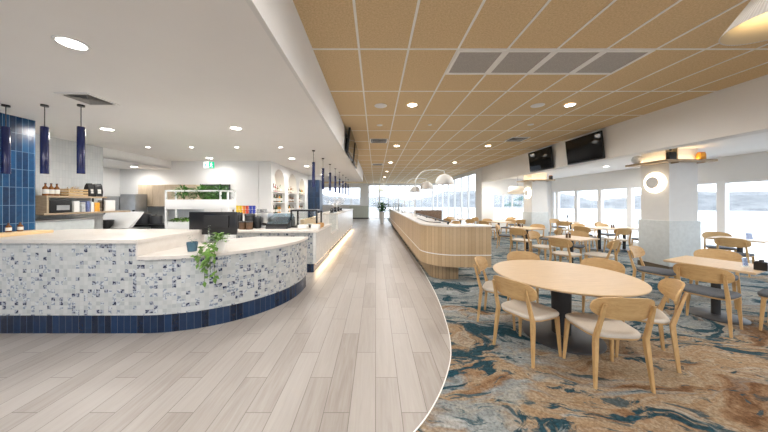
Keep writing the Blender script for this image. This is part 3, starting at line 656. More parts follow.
# back bench under the white wall with cups
bk = thing('back_bench', 'white bench against the back wall carrying coloured cups', 'bench cabinet', (0, 0, 0))
obj('body', bx(-4.9, -3.2, 7.32, 7.88, 0, 1.25), 'white_paint', bk, smooth=0); obj('worktop', bx(-4.92, -3.19, 7.28, 7.89, 1.25, 1.29, bev=.004), 'stone', bk)
cols = ['brown', 'yellow', 'yellow', 'orange', 'red', 'blue', 'blue']
for k, c in enumerate(cols):
    for lv in range(2 if c != 'brown' else 1):
        cup('coffee_cup', -4.04 + .095 * k, 7.42, 1.29 + .115 * lv, .042, .11, c, f'{c} cup on the back bench' + (', stacked on top' if lv else '') + (', toward the kitchen' if k in (1, ) else ', toward the arches' if k in (2, 6) else ', beside the red cups' if k == 5 else ''), 'cup', 'coloured cups on the back bench')
for k in range(5): cup('milk_jug', -3.36 + .0 + .06 * k - .0, 7.42, 1.29, .026, .13, 'steel', f'silver milk jug on the back bench, {nth[k]} from the coloured cups', 'jug', 'silver jugs on the back bench')
for k, (x, y, r, h, z) in enumerate(((-3.24, 6.33, .08, .20, 0), (-3.07, 6.33, .08, .20, 0), (-2.99, 6.6, .085, .30, 0), (-3.20, 6.62, .12, .37, 0), (-3.41, 6.5, .08, .40, 0))):
    t = thing('canister', ['short dark canister on the bar counter beside the monitor', 'squat brown black canister, second from the monitor', 'tall dark canister nearest the coffee machine', 'wide tall black canister behind the squat pair', 'black grinder jar directly beside the monitor edge'][k], 'canister', (x, y, .955), group='dark canisters on the bar counter')
    obj('jar', lathe([(r * .92, 0), (r, .01), (r, h * .86), (r * .95, h * .88)], 20), 'brown' if k < 2 else 'black', t); lid = obj('lid', lathe([(r * 1.03, h * .86), (r * 1.03, h * .96), (r * .9, h), (0, h)], 20), 'charcoal', t); obj('knob', lathe([(.012, h), (.014, h + .015), (0, h + .017)], 10), 'black', lid)
# flowers and machines along the high ledge
t = thing('flower_vase', 'clear vase of tall white branches on the bar ledge', 'flower arrangement', (-1.72, 11.2, 1.21))
obj('vase', lathe([(.07, 0), (.08, .02), (.06, .2), (.075, .28), (.07, .28), (.055, .2), (0, .02)], 18), 'bottle_clear', t)
rng = random.Random(8); br = BM(); fl = BM()
for k in range(16):
    a = rng.uniform(0, 2 * PI); s_ = rng.uniform(.2, .55); h = rng.uniform(.35, .75); q = Vector((s_ * math.cos(a), s_ * math.sin(a), h))
    tube([(0, 0, .05), q * .5 + Vector((0, 0, .14)), q], [.006, .005, .003], 5, br)
    for _ in range(22):
        p = q * rng.uniform(.45, 1.05) + Vector((rng.uniform(-.06, .06), rng.uniform(-.06, .06), rng.uniform(0, .1))); leaf(fl, p, (rng.uniform(-1, 1), rng.uniform(-1, 1), rng.uniform(-.4, .8)), .075, .04)
obj('branches', br, 'branch_white', t); obj('blossom', fl, 'branch_white', t, smooth=0)
for k in range(7):
    y = 9.65 + .42 * k; t = thing('ledge_bottle_rack', f'small black counter dispenser on the bar ledge, {nth[k]} from the glass screen', 'dispenser', (-1.62 - .05 * (k % 2), y, 1.21), group='black dispensers on the bar ledge')
    obj('base', bx(-.07, .07, -.08, .08, 0, .03), 'black', t); obj('body', bx(-.05, .05, -.05, .06, .03, .14 + .03 * (k % 3), bev=.012), 'black', t); obj('spout', tube([(0, -.05, .12), (0, -.1, .13), (0, -.11, .1)], .01, 6), 'steel', t)
# arched niche shelves and bottles
rng = random.Random(14); mats = ['amber', 'bottle_green', 'bottle_clear', 'bottle_red', 'brown', 'bottle_clear', 'orange_jar', 'black']
protos = {}
for i, (y0, y1) in enumerate(ARCH):
    w = ['nearest', 'middle', 'furthest'][i]
    for j, z in enumerate((1.62, 1.95)): T(obj('niche_shelf', bx(-3.45, -3.19, y0 + .005, y1 - .005, z - .02, z), 'white_paint', smooth=0), f'{["lower", "upper"][j]} white shelf inside the {w} arched niche', 'shelf')
    lamp = thing('niche_light', f'small warm light at the top of the {w} arched niche', 'light', (-3.3, (y0 + y1) / 2, 2.15 + (y1 - y0) / 2 * 1.05)); obj('lens', lathe([(0, -.012), (.03, -.012), (.03, -.004)], 14), 'ring_glow', lamp); obj('trim_ring', lathe([(.03, -.01), (.04, 0), (.03, 0)], 14), 'white_metal', lamp)
    d = bpy.data.lights.new('niche', 'SPOT'); d.energy = 15; d.spot_size = R(160); d.spot_blend = 1; d.shadow_soft_size = .04; d.color = (1, .82, .58)
    l = bpy.data.objects.new('niche', d); COL.objects.link(l); l.parent = lamp; l.location = (.06, 0, -.05)
    for j, z in enumerate((1.25, 1.62, 1.95)):
        n_ = 9 - i
        for k in range(n_):
            m_ = rng.choice(mats); y = y0 + .08 + (y1 - y0 - .16) * k / (n_ - 1); key = m_
            lab = f'small liquor bottle on the {["bottom", "middle", "top"][j]} level of the {w} arched niche'; grp = f'bottles on the {["bottom", "middle", "top"][j]} level of the {w} niche'
            if key not in protos: protos[key] = bottle(-3.3, y, z, m_, .26, .036, lab, grp, parts=True)
            else: o = dup(protos[key], (-3.3 + rng.uniform(-.04, .04), y, z), 0, lab, grp); o.scale = (1, 1, rng.choice((.8, .95, 1.05)) if j else 1)
# ---------------------------------------------------------------- kitchen behind the counter
t = thing('wall_shelf', 'two level timber wall shelf on the white tiled kitchen wall', 'shelf', (-6.18, 0, 0))
obj('upper_board', bx(0, .34, 4.62, 5.66, 1.70, 1.735), 'shelf_wood', t, smooth=0); obj('lower_board', bx(0, .34, 4.58, 6.2, 1.385, 1.42), 'shelf_wood', t, smooth=0)
obj('end_panel', bx(0, .34, 4.62, 4.65, 1.42, 1.70), 'shelf_wood', t, smooth=0); obj('wire_bracket', frame_members([(.05, .07, 5.62, 5.64, 1.42, 1.7), (.27, .29, 5.62, 5.64, 1.42, 1.7), (.05, .29, 5.62, 5.64, 1.5, 1.51), (.05, .29, 5.62, 5.64, 1.6, 1.61)]), 'black', t, smooth=0)
for k in range(3): 
    b = bottle(-5.98, 4.71 + .085 * k, 1.735, 'amber', .23, .038, 'amber bottle with pale label on the upper kitchen shelf, ' + ['end nearest the blue tiles', 'middle one of three', 'beside the wooden crate'][k], 'amber bottles on the kitchen shelf')
t = thing('wooden_crate', 'slatted wooden crate of dry herbs on the upper kitchen shelf', 'crate', (-5.99, 5.14, 1.735))
bm = BM()
for z in (.02, .07, .12):
    for x in (-.12, .11): bx(x, x + .012, -.17, .17, z - .018, z + .018, bm)
    for y in (-.17, .16): bx(-.12, .12, y, y + .012, z - .018, z + .018, bm)
obj('slats', bm, 'crate_wood', t, smooth=0); obj('base', bx(-.12, .12, -.17, .17, 0, .01), 'crate_wood', t, smooth=0)
rng = random.Random(2); obj('herbs', bush(rng, (0, 0, .06), 60, (.1, .14, .08), .1, .02, up=1), 'crate_wood', t, smooth=0)
for k in range(2):
    t = thing('coffee_bag', ['black coffee bag with pale label beside the wooden crate', 'black coffee bag with pale label at the end of the upper shelf'][k], 'bag', (-5.97, 5.42 + .16 * k, 1.735), R(12 - 20 * k))
    bm = loft([[(-.05, -.06, 0), (.05, -.06, 0), (.05, .06, 0), (-.05, .06, 0)], [(-.055, -.068, .1), (.055, -.068, .1), (.055, .068, .1), (-.055, .068, .1)], [(-.03, -.065, .22), (.03, -.065, .22), (.03, .065, .24), (-.03, .065, .24)], [(-.006, -.06, .27), (.006, -.06, .27), (.006, .06, .28), (-.006, .06, .28)]])
    obj('pouch', bm, 'black', t); obj('paper_label', box(BM(), (.052, .0, .11), (.004, .06, .09), rot=Matrix.Rotation(R(-4), 3, 'Y')), 'label_white', t, smooth=0)
t = thing('black_appliance', 'black box appliance on the lower kitchen shelf', 'appliance', (-5.99, 4.84, 1.42)); obj('casing', bx(-.14, .15, -.17, .17, 0, .24, bev=.015), 'black', t); obj('front_panel', bx(.151, .157, -.08, .12, .05, .14), 'steel', t, smooth=0)
for k, (y, w, h, m_) in enumerate(((5.12, .10, .22, 'white_ceramic'), (5.24, .07, .2, 'grey_vase'), (5.33, .05, .22, 'menu_blue'), (5.41, .06, .2, 'label_white'), (5.50, .10, .19, 'orange_jar'))):
    T(obj('storage_box', bx(-6.08, -5.88, y - w / 2, y + w / 2, 1.42, 1.42 + h, bev=.006), m_), ['white box beside the black appliance on the lower shelf', 'grey box, second from the black appliance', 'narrow blue folder box on the lower kitchen shelf', 'narrow pale box between the blue and orange boxes', 'orange box on the lower kitchen shelf'][k], 'box')
T(obj('white_container', bx(-6.1, -5.92, 5.70, 5.92, 1.42, 1.66, bev=.01), 'white_ceramic'), 'big white container at the end of the lower kitchen shelf', 'box')
t = thing('prep_cabinet', 'pale grey kitchen cabinet below the timber shelf', 'cabinet', (-5.95, 4.85, 0)); obj('body', bx(-.22, .22, -.5, .45, 0, 1.28), 'dado_paint', t, smooth=0); obj('door', bx(.22, .235, -.48, .43, .1, 1.26), 'dado_paint', t, smooth=0); obj('top', bx(-.23, .24, -.51, .46, 1.28, 1.3), 'steel', t, smooth=0)
t = thing('work_table', 'stainless kitchen work table with sloping splash panel', 'table', (-6.2, 6.25, 0))
obj('tabletop', bx(-.7, .5, -.35, .35, .95, .99), 'steel', t, smooth=0); obj('sloping_panel', loft([[(x, -.1, 1.0), (x, .0, 1.0), (x + .0, .33, 1.36), (x, .3, 1.38)] for x in (-.55, .35)]), 'white_ceramic', t, smooth=0)
for x in (-.66, .46):
    for y in (-.31, .31): obj('leg', lathe([(.02, 0), (.02, .95)], 10, c=(x, y, 0)), 'steel_dull', t)
obj('undershelf', bx(-.66, .46, -.31, .31, .3, .33), 'steel_dull', t, smooth=0)
T(obj('mixing_tub', lathe([(.14, 0), (.17, .2), (.16, .2), (.13, .01), (0, .01)], 20), 'black', loc=(-6.42, 6.16, .99)), 'black tub on the stainless kitchen table', 'tub')
for k, (x0, x1, y0, y1, h) in enumerate(((-7.51, -7.07, 7.2, 7.53, 1.78), (-7.05, -6.61, 7.2, 7.53, 1.84))):
    t = thing('upright_fridge', ['stainless upright fridge in the kitchen corner', 'stainless upright fridge beside the timber cabinets'][k], 'fridge', (0, 0, 0)); obj('cabinet', bx(x0, x1, y0, y1, 0, h, bev=.008), 'steel_dull', t); dr = obj('door', bx(x0 + .01, x1 - .01, y0 - .03, y0, .1, h - .02, bev=.006), 'steel_dull', t); obj('handle', bx(x1 - .06, x1 - .035, y0 - .07, y0 - .03, .9, 1.4), 'black', dr, smooth=0)
t = thing('cooking_range', 'dark kitchen range bench on the back wall', 'stove', (-6.2, 6.88, 0)); obj('body', bx(-.9, .9, -.22, .24, 0, 1.0), 'charcoal', t, smooth=0); obj('hob', bx(-.9, .9, -.24, .24, 1.0, 1.04), 'black', t, smooth=0); obj('front_rail', tube([(-.85, -.25, .93), (.85, -.25, .93)], .012, 8), 'steel', t)
for k in range(3):
    t = thing('stock_pot', 'dark stock pot on the kitchen range, ' + ['beside the fridge', 'middle of three', 'nearest the plant stand'][k], 'pot', (-6.48 + .33 * k, 6.9, 1.04)); r, h = ((.15, .24), (.16, .26), (.13, .2))[k]
    obj('vessel', lathe([(r * .96, 0), (r, .02), (r, h), (r * .97, h)], 22), 'charcoal', t); obj('lid', lathe([(r * 1.02, h), (r * .9, h + .02), (.02, h + .035), (.02, h + .05), (0, h + .05)], 22), 'black', t); obj('handle', tube([(-r, 0, h * .8), (-r - .05, 0, h * .82), (-r - .05, .06, h * .82), (-r * .9, .07, h * .8)], .008, 6), 'black', t)
struct('wall_kitchen_splashback', uvbox(-6.9, -5.2, 7.885, 7.9, 1.04, 1.5), 'white_wall_tile', smooth=0)
t = thing('overhead_cabinet', 'light timber overhead cupboards on the back kitchen wall', 'cabinet', (-6.9, 7.55, 1.49)); obj('body', bx(0, 1.68, .02, .345, 0, .635), 'cabinet_wood', t, smooth=0)
for k in range(4): obj('door', bx(.42 * k + .005, .42 * k + .415, 0, .018, .003, .632), 'cabinet_wood', t, smooth=0)
obj('painted_shadow_strip', bx(.02, 1.66, .03, .3, -.012, 0), 'black', t, smooth=0)  # black strip standing in for the shade under the cupboards
t = thing('moss_picture', 'dark framed picture of green moss on the back wall', 'wall art', (-4.83, 7.9, 1.9)); bm = BM()
for a_, b_, c_, d_ in ((-.42, .42, -.25, -.22), (-.42, .42, .22, .25), (-.42, -.39, -.25, .25), (.39, .42, -.25, .25)): bx(a_, b_, -.05, 0, c_, d_, bm)
obj('frame', bm, 'charcoal', t, smooth=0); rng = random.Random(4); bm = bx(-.39, .39, -.015, 0, -.22, .22)
for _ in range(420): leaf(bm, (rng.uniform(-.38, .38), -.02, rng.uniform(-.21, .2)), (rng.uniform(-1, 1), -.6, rng.uniform(-.6, 1)), .05, .025)
obj('moss', bm, 'leaf', t, smooth=0)
# far end bits
t = thing('floor_plant', 'leafy green plant in tall white planter at the far end of the walkway', 'potted plant', (.50, 19.5, 0)); obj('planter', lathe([(.14, 0), (.2, .86), (.18, .88), (.15, .84), (0, .84)], 20), 'white_ceramic', t); rng = random.Random(6); obj('foliage', bush(rng, (0, 0, .86), 150, (.55, .5, .6), .42, .15, up=1.0), 'leaf_dark', t, smooth=0); s_ = BM()
for q in range(7): tube([(0, 0, .8), (.1 * math.cos(q), .1 * math.sin(q), 1.1), (.25 * math.cos(q), .25 * math.sin(q), 1.35)], .01, 5, s_)
obj('stems', s_, 'stem', t); obj('soil', lathe([(.15, .83), (.15, .85), (0, .85)], 16), 'soil', t)
t = thing('low_cabinet', 'pale green grey cabinet under the far end window', 'cabinet', (-1.5, 25.2, 0)); obj('body', bx(-1.0, .85, -.25, .6, .12, 1.25), 'pale_green', t, smooth=0); obj('kickboard', bx(-.98, .83, -.2, .6, 0, .12), 'charcoal', t, smooth=0); obj('top', bx(-1.02, .87, -.27, .6, 1.25, 1.29), 'white_paint', t, smooth=0)
t = thing('hanging_sign', 'pale grey green box sign hanging above the far walkway end', 'sign', (.42, 19.8, 0)); obj('panel', bx(-.22, .22, -.04, .04, 2.42, 2.88, bev=.005), 'pale_green', t); obj('hanger', frame_members([(-.15, -.14, -.005, .005, 2.88, HC), (.14, .15, -.005, .005, 2.88, HC)]), 'steel_dull', t, smooth=0)
# ---------------------------------------------------------------- timber servery partition
def bar_outline(off, x1=2.36, r=.68, y1=19.0, x0=1.0, y0=5.25):
    x0 -= off; y0 -= off; x1 += off; r += off
    a = disc_pts(x0 + r, y0 + r, r, 16, PI, 1.5 * PI, True); b = disc_pts(x1 - .06, y0 + .06, .06, 5, 1.5 * PI, 2 * PI, True)
    return [(x0, y1)] + a + b + [(x1, y1)]
def island_ring(off, inner, wall, **kw):      # outline minus the open inside
    o = bar_outline(off, **kw); x1 = o[-1][0]; y0 = min(p[1] for p in o)
    return o[:-1] + [(x1, y0 + wall), (inner + .12, y0 + wall)] + disc_pts(inner + .12, y0 + wall + .12, .12, 6, 1.5 * PI, PI, True) + [(inner, o[0][1])]
it = thing('servery_island', 'long oak clad servery partition with curved end on the carpet edge', 'counter', (0, 0, 0))
obj('timber_cladding', prism(island_ring(0, 1.58, .34), .30, 1.115), 'cladding', it, smooth=30)
obj('inlay_strip', prism(island_ring(.004, 1.56, .3), .535, .553), 'white_metal', it, smooth=30)
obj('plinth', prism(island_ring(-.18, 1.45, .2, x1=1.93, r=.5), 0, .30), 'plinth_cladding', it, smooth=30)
obj('white_top', prism(island_ring(.012, 1.60, .38), 1.115, 1.145, bev=.004), 'stone', it)
t = thing('tray_rail', 'black tray rail on short posts along the servery partition top', 'rail', (0, 0, 1.145))
obj('rail', bx(1.52, 1.56, 5.46, 11.5, .04, .06), 'black', t, smooth=0)
for k in range(6): obj('post', bx(1.525, 1.555, 5.5 + 1.15 * k, 5.55 + 1.15 * k, 0, .04), 'black', t, smooth=0)
T(obj('bent_rod', tube([(1.22, 7.6, 1.153), (1.22, 6.4, 1.153), (1.26, 6.1, 1.153), (1.36, 5.98, 1.153), (1.5, 5.95, 1.153)], .008, 8), 'black'), 'thin bent black rod lying on the white top of the servery partition', 'rod')
t = thing('banquette', 'brown patterned high backed bench seat beyond the servery partition', 'bench', (2.95, 14.3, .006))
obj('backrest', bx(-.78, .78, .30, .46, .42, 1.16, bev=.03), 'banquette_fabric', t); obj('seat', bx(-.78, .78, -.15, .31, .30, .46, bev=.03), 'banquette_fabric', t); obj('base', bx(-.76, .76, -.08, .44, 0, .30), 'charcoal', t, smooth=0)
for k in range(4):
    y = 11.2 + 1.8 * k; t = thing('glass_screen', f'clear glass sneeze screen on the servery partition, {nth[k]} along it', 'glass screen', (1.15, y, 1.145), group='glass screens on the servery partition')
    obj('pane', bx(-.006, .006, 0, 1.5, .03, .40), 'clear_glass', t, smooth=0)
    for q in (.02, 1.48): obj('post', lathe([(.015, 0), (.015, .42)], 8, c=(0, q, 0)), 'steel', t)
for k, (y, s_) in enumerate(((8.7, 1.0), (11.8, 1.0), (15.2, 1.0))):
    t = thing('arc_lamp', 'white arched lamp with dome shade over the servery partition, ' + ['the nearest', 'the second', 'the furthest'][k], 'lamp', (1.32, y, 1.145), group='arched lamps over the servery partition')
    pts = [(0, 0, .02), (0, 0, .9)] + [(.50 - .50 * math.cos(a), 0, 1.02 + .52 * math.sin(a)) for a in [PI * .5 * q / 8 for q in range(9)]] + [(.72, 0, 1.55), (.92, 0, 1.53), (.98, 0, 1.50), (.99, 0, 1.42)]
    obj('arm', tube(pts, .018, 10), 'white_metal', t); obj('base', lathe([(.09, 0), (.09, .02), (.03, .03)], 20), 'white_metal', t)
    obj('dome_shade', lathe([(.295, 1.07), (.305, 1.07), (.30, 1.16), (.25, 1.28), (.15, 1.37), (.04, 1.41), (0, 1.41), ], 28, c=(.99, 0, 0)), 'white_paint', t); obj('bulb', lathe([(0, 1.08), (.05, 1.11), (.05, 1.16), (.02, 1.22), (0, 1.22)], 14, c=(.99, 0, 0)), 'ring_glow', t)
# ---------------------------------------------------------------- pillar shelves and ring lights
for i, (py, w) in enumerate(((6.02, 'near'), (11.3, 'far'))):
    t = thing('pillar_shelf', f'wraparound timber shelf high on the {w} square pillar', 'shelf', (7.13, py + .32, 2.535))
    bm = BM(); X = .56; Y = .50
    for a, b, c, d in ((-X, X, -Y, -.335), (-X, X, .335, Y), (-X, -.345, -.335, .335), (.345, X, -.335, .335)): bx(a, b, c, d, 0, .05, bm)
    obj('board', bm, 'shelf_wood', t, smooth=0)
    bm = BM()
    for a, b, c, d in ((-.36, .36, -.352, -.336), (-.362, -.346, -.34, .34)): bx(a, b, c, d, .05, .062, bm)
    o = obj('light_strip', bm, 'led_warm', t, smooth=0); o['label'] = 'warm light strip behind the shelf board'
    for lx, ly, ax, ay in ((0, -.40, .9, .05), (-.41, 0, .05, .9)):
        d = bpy.data.lights.new('shelf', 'AREA'); d.shape = 'RECTANGLE'; d.size = ax; d.size_y = ay; d.energy = 1.1; d.color = (1, .72, .40)
        l = bpy.data.objects.new('shelf', d); COL.objects.link(l); l.parent = t; l.location = (lx, ly, .065); l.rotation_euler = (PI, 0, 0)
    for sgn in (-1, 1): obj('bracket', bx(-.30 * sgn - .012, -.30 * sgn + .012, -.48, -.335, -.03, 0), 'shelf_wood', t, smooth=0)
    t = thing('ring_light', f'round halo wall light on the {w} square pillar', 'wall light', (6.80, py + .30, 2.09 if i == 0 else 2.02))
    ax = Matrix.Rotation(R(-90), 3, 'Y')
    obj('glow_disc', lathe([(.24, 0), (.24, .03), (.225, .04), (0, .04)], 40, axis=ax), 'ring_glow', t); obj('stem', lathe([(.03, .04), (.03, .07)], 12, axis=ax), 'white_metal', t); obj('cover_disc', lathe([(0, .07), (.14, .07), (.145, .075), (.145, .085), (.14, .09), (0, .09)], 36, axis=ax), 'pillar_paint', t)
t = thing('ring_light', 'round halo wall light on the far dining end wall', 'wall light', (6.02, YD, 2.06)); ax = Matrix.Rotation(R(90), 3, 'X')
obj('glow_disc', lathe([(.24, 0), (.24, .03), (.225, .04), (0, .04)], 40, axis=ax), 'ring_glow', t); obj('stem', lathe([(.03, .04), (.03, .07)], 12, axis=ax), 'white_metal', t); obj('cover_disc', lathe([(0, .07), (.08, .07), (.085, .08), (.08, .09), (0, .09)], 36, axis=ax), 'pillar_paint', t)
zs = 2.585
T(obj('sphere_vase', lathe([(0, 0), (.05, 0), (.10, .05), (.115, .11), (.09, .18), (.045, .21), (.035, .20), (0, .18)], 22), 'grey_vase', loc=(6.66, 6.62, zs)), 'round grey vase on the near pillar shelf', 'vase')
t = thing('wooden_block_box', 'timber display box with black front on the near pillar shelf', 'box', (6.70, 5.93, zs)); obj('panel', bx(-.03, .13, .03, .05, 0, .30), 'board_wood', t, smooth=0); obj('side_panel', bx(.11, .13, -.06, .05, 0, .30), 'board_wood', t, smooth=0); obj('black_box', bx(-.06, .10, -.06, .02, 0, .17, bev=.012), 'black', t); obj('knob', lathe([(0, 0), (.02, 0), (.02, .02), (0, .02)], 12, c=(.05, .03, .23), axis=Matrix.Rotation(R(90), 3, 'X')), 'black', t)
t = thing('orange_jar', 'orange jar on the window end of the near pillar shelf', 'jar', (7.44, 5.94, zs)); obj('jar', lathe([(.06, 0), (.075, .02), (.075, .13), (.06, .15)], 20), 'orange_jar', t); obj('lid', lathe([(.062, .15), (.062, .17), (0, .172)], 20), 'orange', t)
t = thing('orange_jar', 'small black and orange jar on the far pillar shelf', 'jar', (7.55, 11.2, zs)); obj('jar', lathe([(.06, 0), (.075, .02), (.075, .15)], 18), 'black', t); obj('lid', lathe([(.062, .15), (.062, .18), (0, .182)], 18), 'orange', t)

# ---------------------------------------------------------------- dining chairs
def make_chair(fabric):
    t = thing('dining_chair', '', 'chair')
    def seat_loop(k, z):      # rounded trapezoid, front toward +X
        out = []
        for i in range(40):
            a = 2 * PI * i / 40; c, s = math.cos(a), math.sin(a); e = 2 / 4.2
            x = math.copysign(abs(c) ** e, c); y = math.copysign(abs(s) ** e, s)
            out.append(((x * .225 * k) + .005, y * (.232 + .018 * x) * k, z + (.0 if abs(y) > .0 else 0)))
        return out
    obj('seat_frame', loft([seat_loop(.90, .405), seat_loop(.965, .412), seat_loop(.98, .428)]), 'oak_h', t)
    obj('seat', loft([seat_loop(.985, .428), seat_loop(1.0, .436), seat_loop(1.0, .450), seat_loop(.97, .460), seat_loop(.85, .465), seat_loop(.5, .461)]), fabric, t, smooth=60)
    # curved plywood back
    bm = BM(); N = 22; rows = 9; F = []; Bk = []
    for i in range(N + 1):
        u = -1 + 2 * i / N; u = math.copysign(1 - (1 - abs(u)) ** 1.6, u) * .998; hh = (1 - abs(u) ** 3.6) ** (1 / 2.6); fr = []; br_ = []
        for j in range(rows + 1):
            v = -1 + 2 * j / rows; z = .710 + .098 * hh * v + .010 * (1 - u * u) * (v > 0)
            x = -.275 + .075 * u * u - .05 * (z - .61) / .2; y = .250 * u
            fr.append(bm.verts.new((x + .008, y, z))); br_.append(bm.verts.new((x - .008, y, z)))
        F.append(fr); Bk.append(br_)
    for i in range(N):
        for j in range(rows):
            bm.faces.new((F[i][j], F[i + 1][j], F[i + 1][j + 1], F[i][j + 1])); bm.faces.new((Bk[i][j], Bk[i][j + 1], Bk[i + 1][j + 1], Bk[i + 1][j]))
        bm.faces.new((F[i][0], Bk[i][0], Bk[i + 1][0], F[i + 1][0])); bm.faces.new((F[i][rows], F[i + 1][rows], Bk[i + 1][rows], Bk[i][rows]))
    for k in (0, N):
        for j in range(rows): bm.faces.new((F[k][j], F[k][j + 1], Bk[k][j + 1], Bk[k][j]))
    obj('backrest', bm, 'oak_h', t, smooth=50)
    for s in (-1, 1):
        L = []
        for x, y, z, w, d in ((-.25, .228, 0, .022, .026), (-.218, .205, .36, .034, .036), (-.213, .20, .43, .036, .038), (-.262, .192, .60, .030, .026), (-.305, .186, .752, .026, .022)):
            L.append([(x + i * d / 2, s * y + j * w / 2, z) for i, j in ((-1, -1), (1, -1), (1, 1), (-1, 1))])
        bm = loft(L); bmesh.ops.bevel(bm, geom=[e for e in bm.edges if abs((e.verts[0].co - e.verts[1].co).z) > .03], offset=.004, segments=2, affect='EDGES'); obj('leg', bm, 'oak', t, smooth=30)
    for s in (-1, 1):
        bm = loft([[(x + i * d / 2, s * y + j * w / 2, z) for i, j in ((-1, -1), (1, -1), (1, 1), (-1, 1))] for x, y, z, w, d in ((.19, .228, 0, .022, .024), (.168, .205, .415, .040, .038))])
        bmesh.ops.bevel(bm, geom=[e for e in bm.edges if abs((e.verts[0].co - e.verts[1].co).z) > .03], offset=.005, segments=2, affect='EDGES'); obj('leg', bm, 'oak', t, smooth=30)
    return t
protoC = {'cream_fabric': [make_chair('cream_fabric'), False], 'grey_fabric': [make_chair('grey_fabric'), False]}
def chair(x, y, f, seat, label, group=None):
    p = protoC[seat]; z = .006
    if not p[1]:
        p[1] = True; o = p[0]; o.location = (x, y, z); o.rotation_euler[2] = R(f); o['label'] = label
        if group: o['group'] = group
        return o
    return dup(p[0], (x, y, z), R(f), label, group)
C_, G_ = 'cream_fabric', 'grey_fabric'
# round table
RT = (2.25, 3.15)
t = thing('round_table', 'large round pale oak table on a black pedestal in the foreground', 'table', (*RT, .006))
obj('tabletop', lathe([(0, .715), (.70, .715), (.752, .735), (.755, .744), (.745, .750), (0, .750)], 72), 'oak_top', t, smooth=30)
obj('pedestal_column', lathe([(.098, .03), (.104, .715)], 28), 'black_matte', t); obj('base_plate', lathe([(.415, 0), (.415, .012), (.40, .022), (.12, .040), (0, .040)], 48), 'charcoal', t)
for x, y, f, lab in ((1.665, 2.845, 25, 'cream seated oak chair at the round table, walkway side, facing the windows'), (2.155, 2.475, 84, 'cream seated oak chair closest to the camera, its back turned'),
                     (2.80, 2.79, 145, 'cream seated oak chair seen side on, between round table and nearest square table'), (2.93, 3.50, 207, 'cream seated oak chair behind the round table on its window side'),
                     (2.33, 3.90, 266, 'chair behind the round table, only its backrest showing above the top, walkway half'), (1.72, 3.57, 326, 'cream seated oak chair at the round table beside the curved servery end')):
    chair(x, y, f, C_, lab, 'chairs around the round table')
# square tables
def make_table():
    t = thing('square_table', '', 'table')
    bm = bx(-.40, .40, -.40, .40, .722, .75); bmesh.ops.bevel(bm, geom=list(bm.edges), offset=.006, segments=2, affect='EDGES'); obj('tabletop', bm, 'oak_top', t)
    obj('pedestal_column', lathe([(.045, .02), (.045, .722)], 20), 'black_matte', t); obj('base_plate', lathe([(.29, 0), (.29, .010), (.27, .018), (.05, .03), (0, .03)], 40), 'charcoal', t); obj('top_bracket', bx(-.2, .2, -.03, .03, .70, .722), 'black_matte', t, smooth=0)
    return t
TB = make_table(); tb_used = False
def table(x, y, rz, label):
    global tb_used
    if not tb_used: tb_used = True; TB.location = (x, y, .006); TB.rotation_euler[2] = R(rz); TB['label'] = label; TB['group'] = 'square dining tables'; return TB
    return dup(TB, (x, y, .006), R(rz), label)
TA = 24
table(4.83, 3.69, TA, 'square oak table nearest the camera beside the grey pillar, with napkin holder')
table(4.78, 6.35, TA, 'square table with shakers directly behind the round table')
table(8.62, 6.15, TA, 'square oak table by the big window behind the grey pillar')
table(7.58, 8.80, 0, 'square table of the joined window pair, walkway half')
table(8.42, 8.80, 0, 'square table of the joined window pair, window half')
table(5.10, 8.75, TA, 'square oak table standing in front of the far pillar')
table(5.45, 11.5, TA, 'square table near the far dining end wall, beside the far pillar')
table(8.65, 11.5, TA, 'square table with a number stand by the furthest windows')
table(4.30, 13.2, TA, 'square table beyond the servery partition near the side glazing')
table(2.85, 13.5, 0, 'square table in front of the brown patterned bench seat')
table(2.75, 10.6, TA, 'square table just inside the servery partition')
table(7.0, 12.7, TA, 'square table below the lit pleated pendant behind the far pillar')
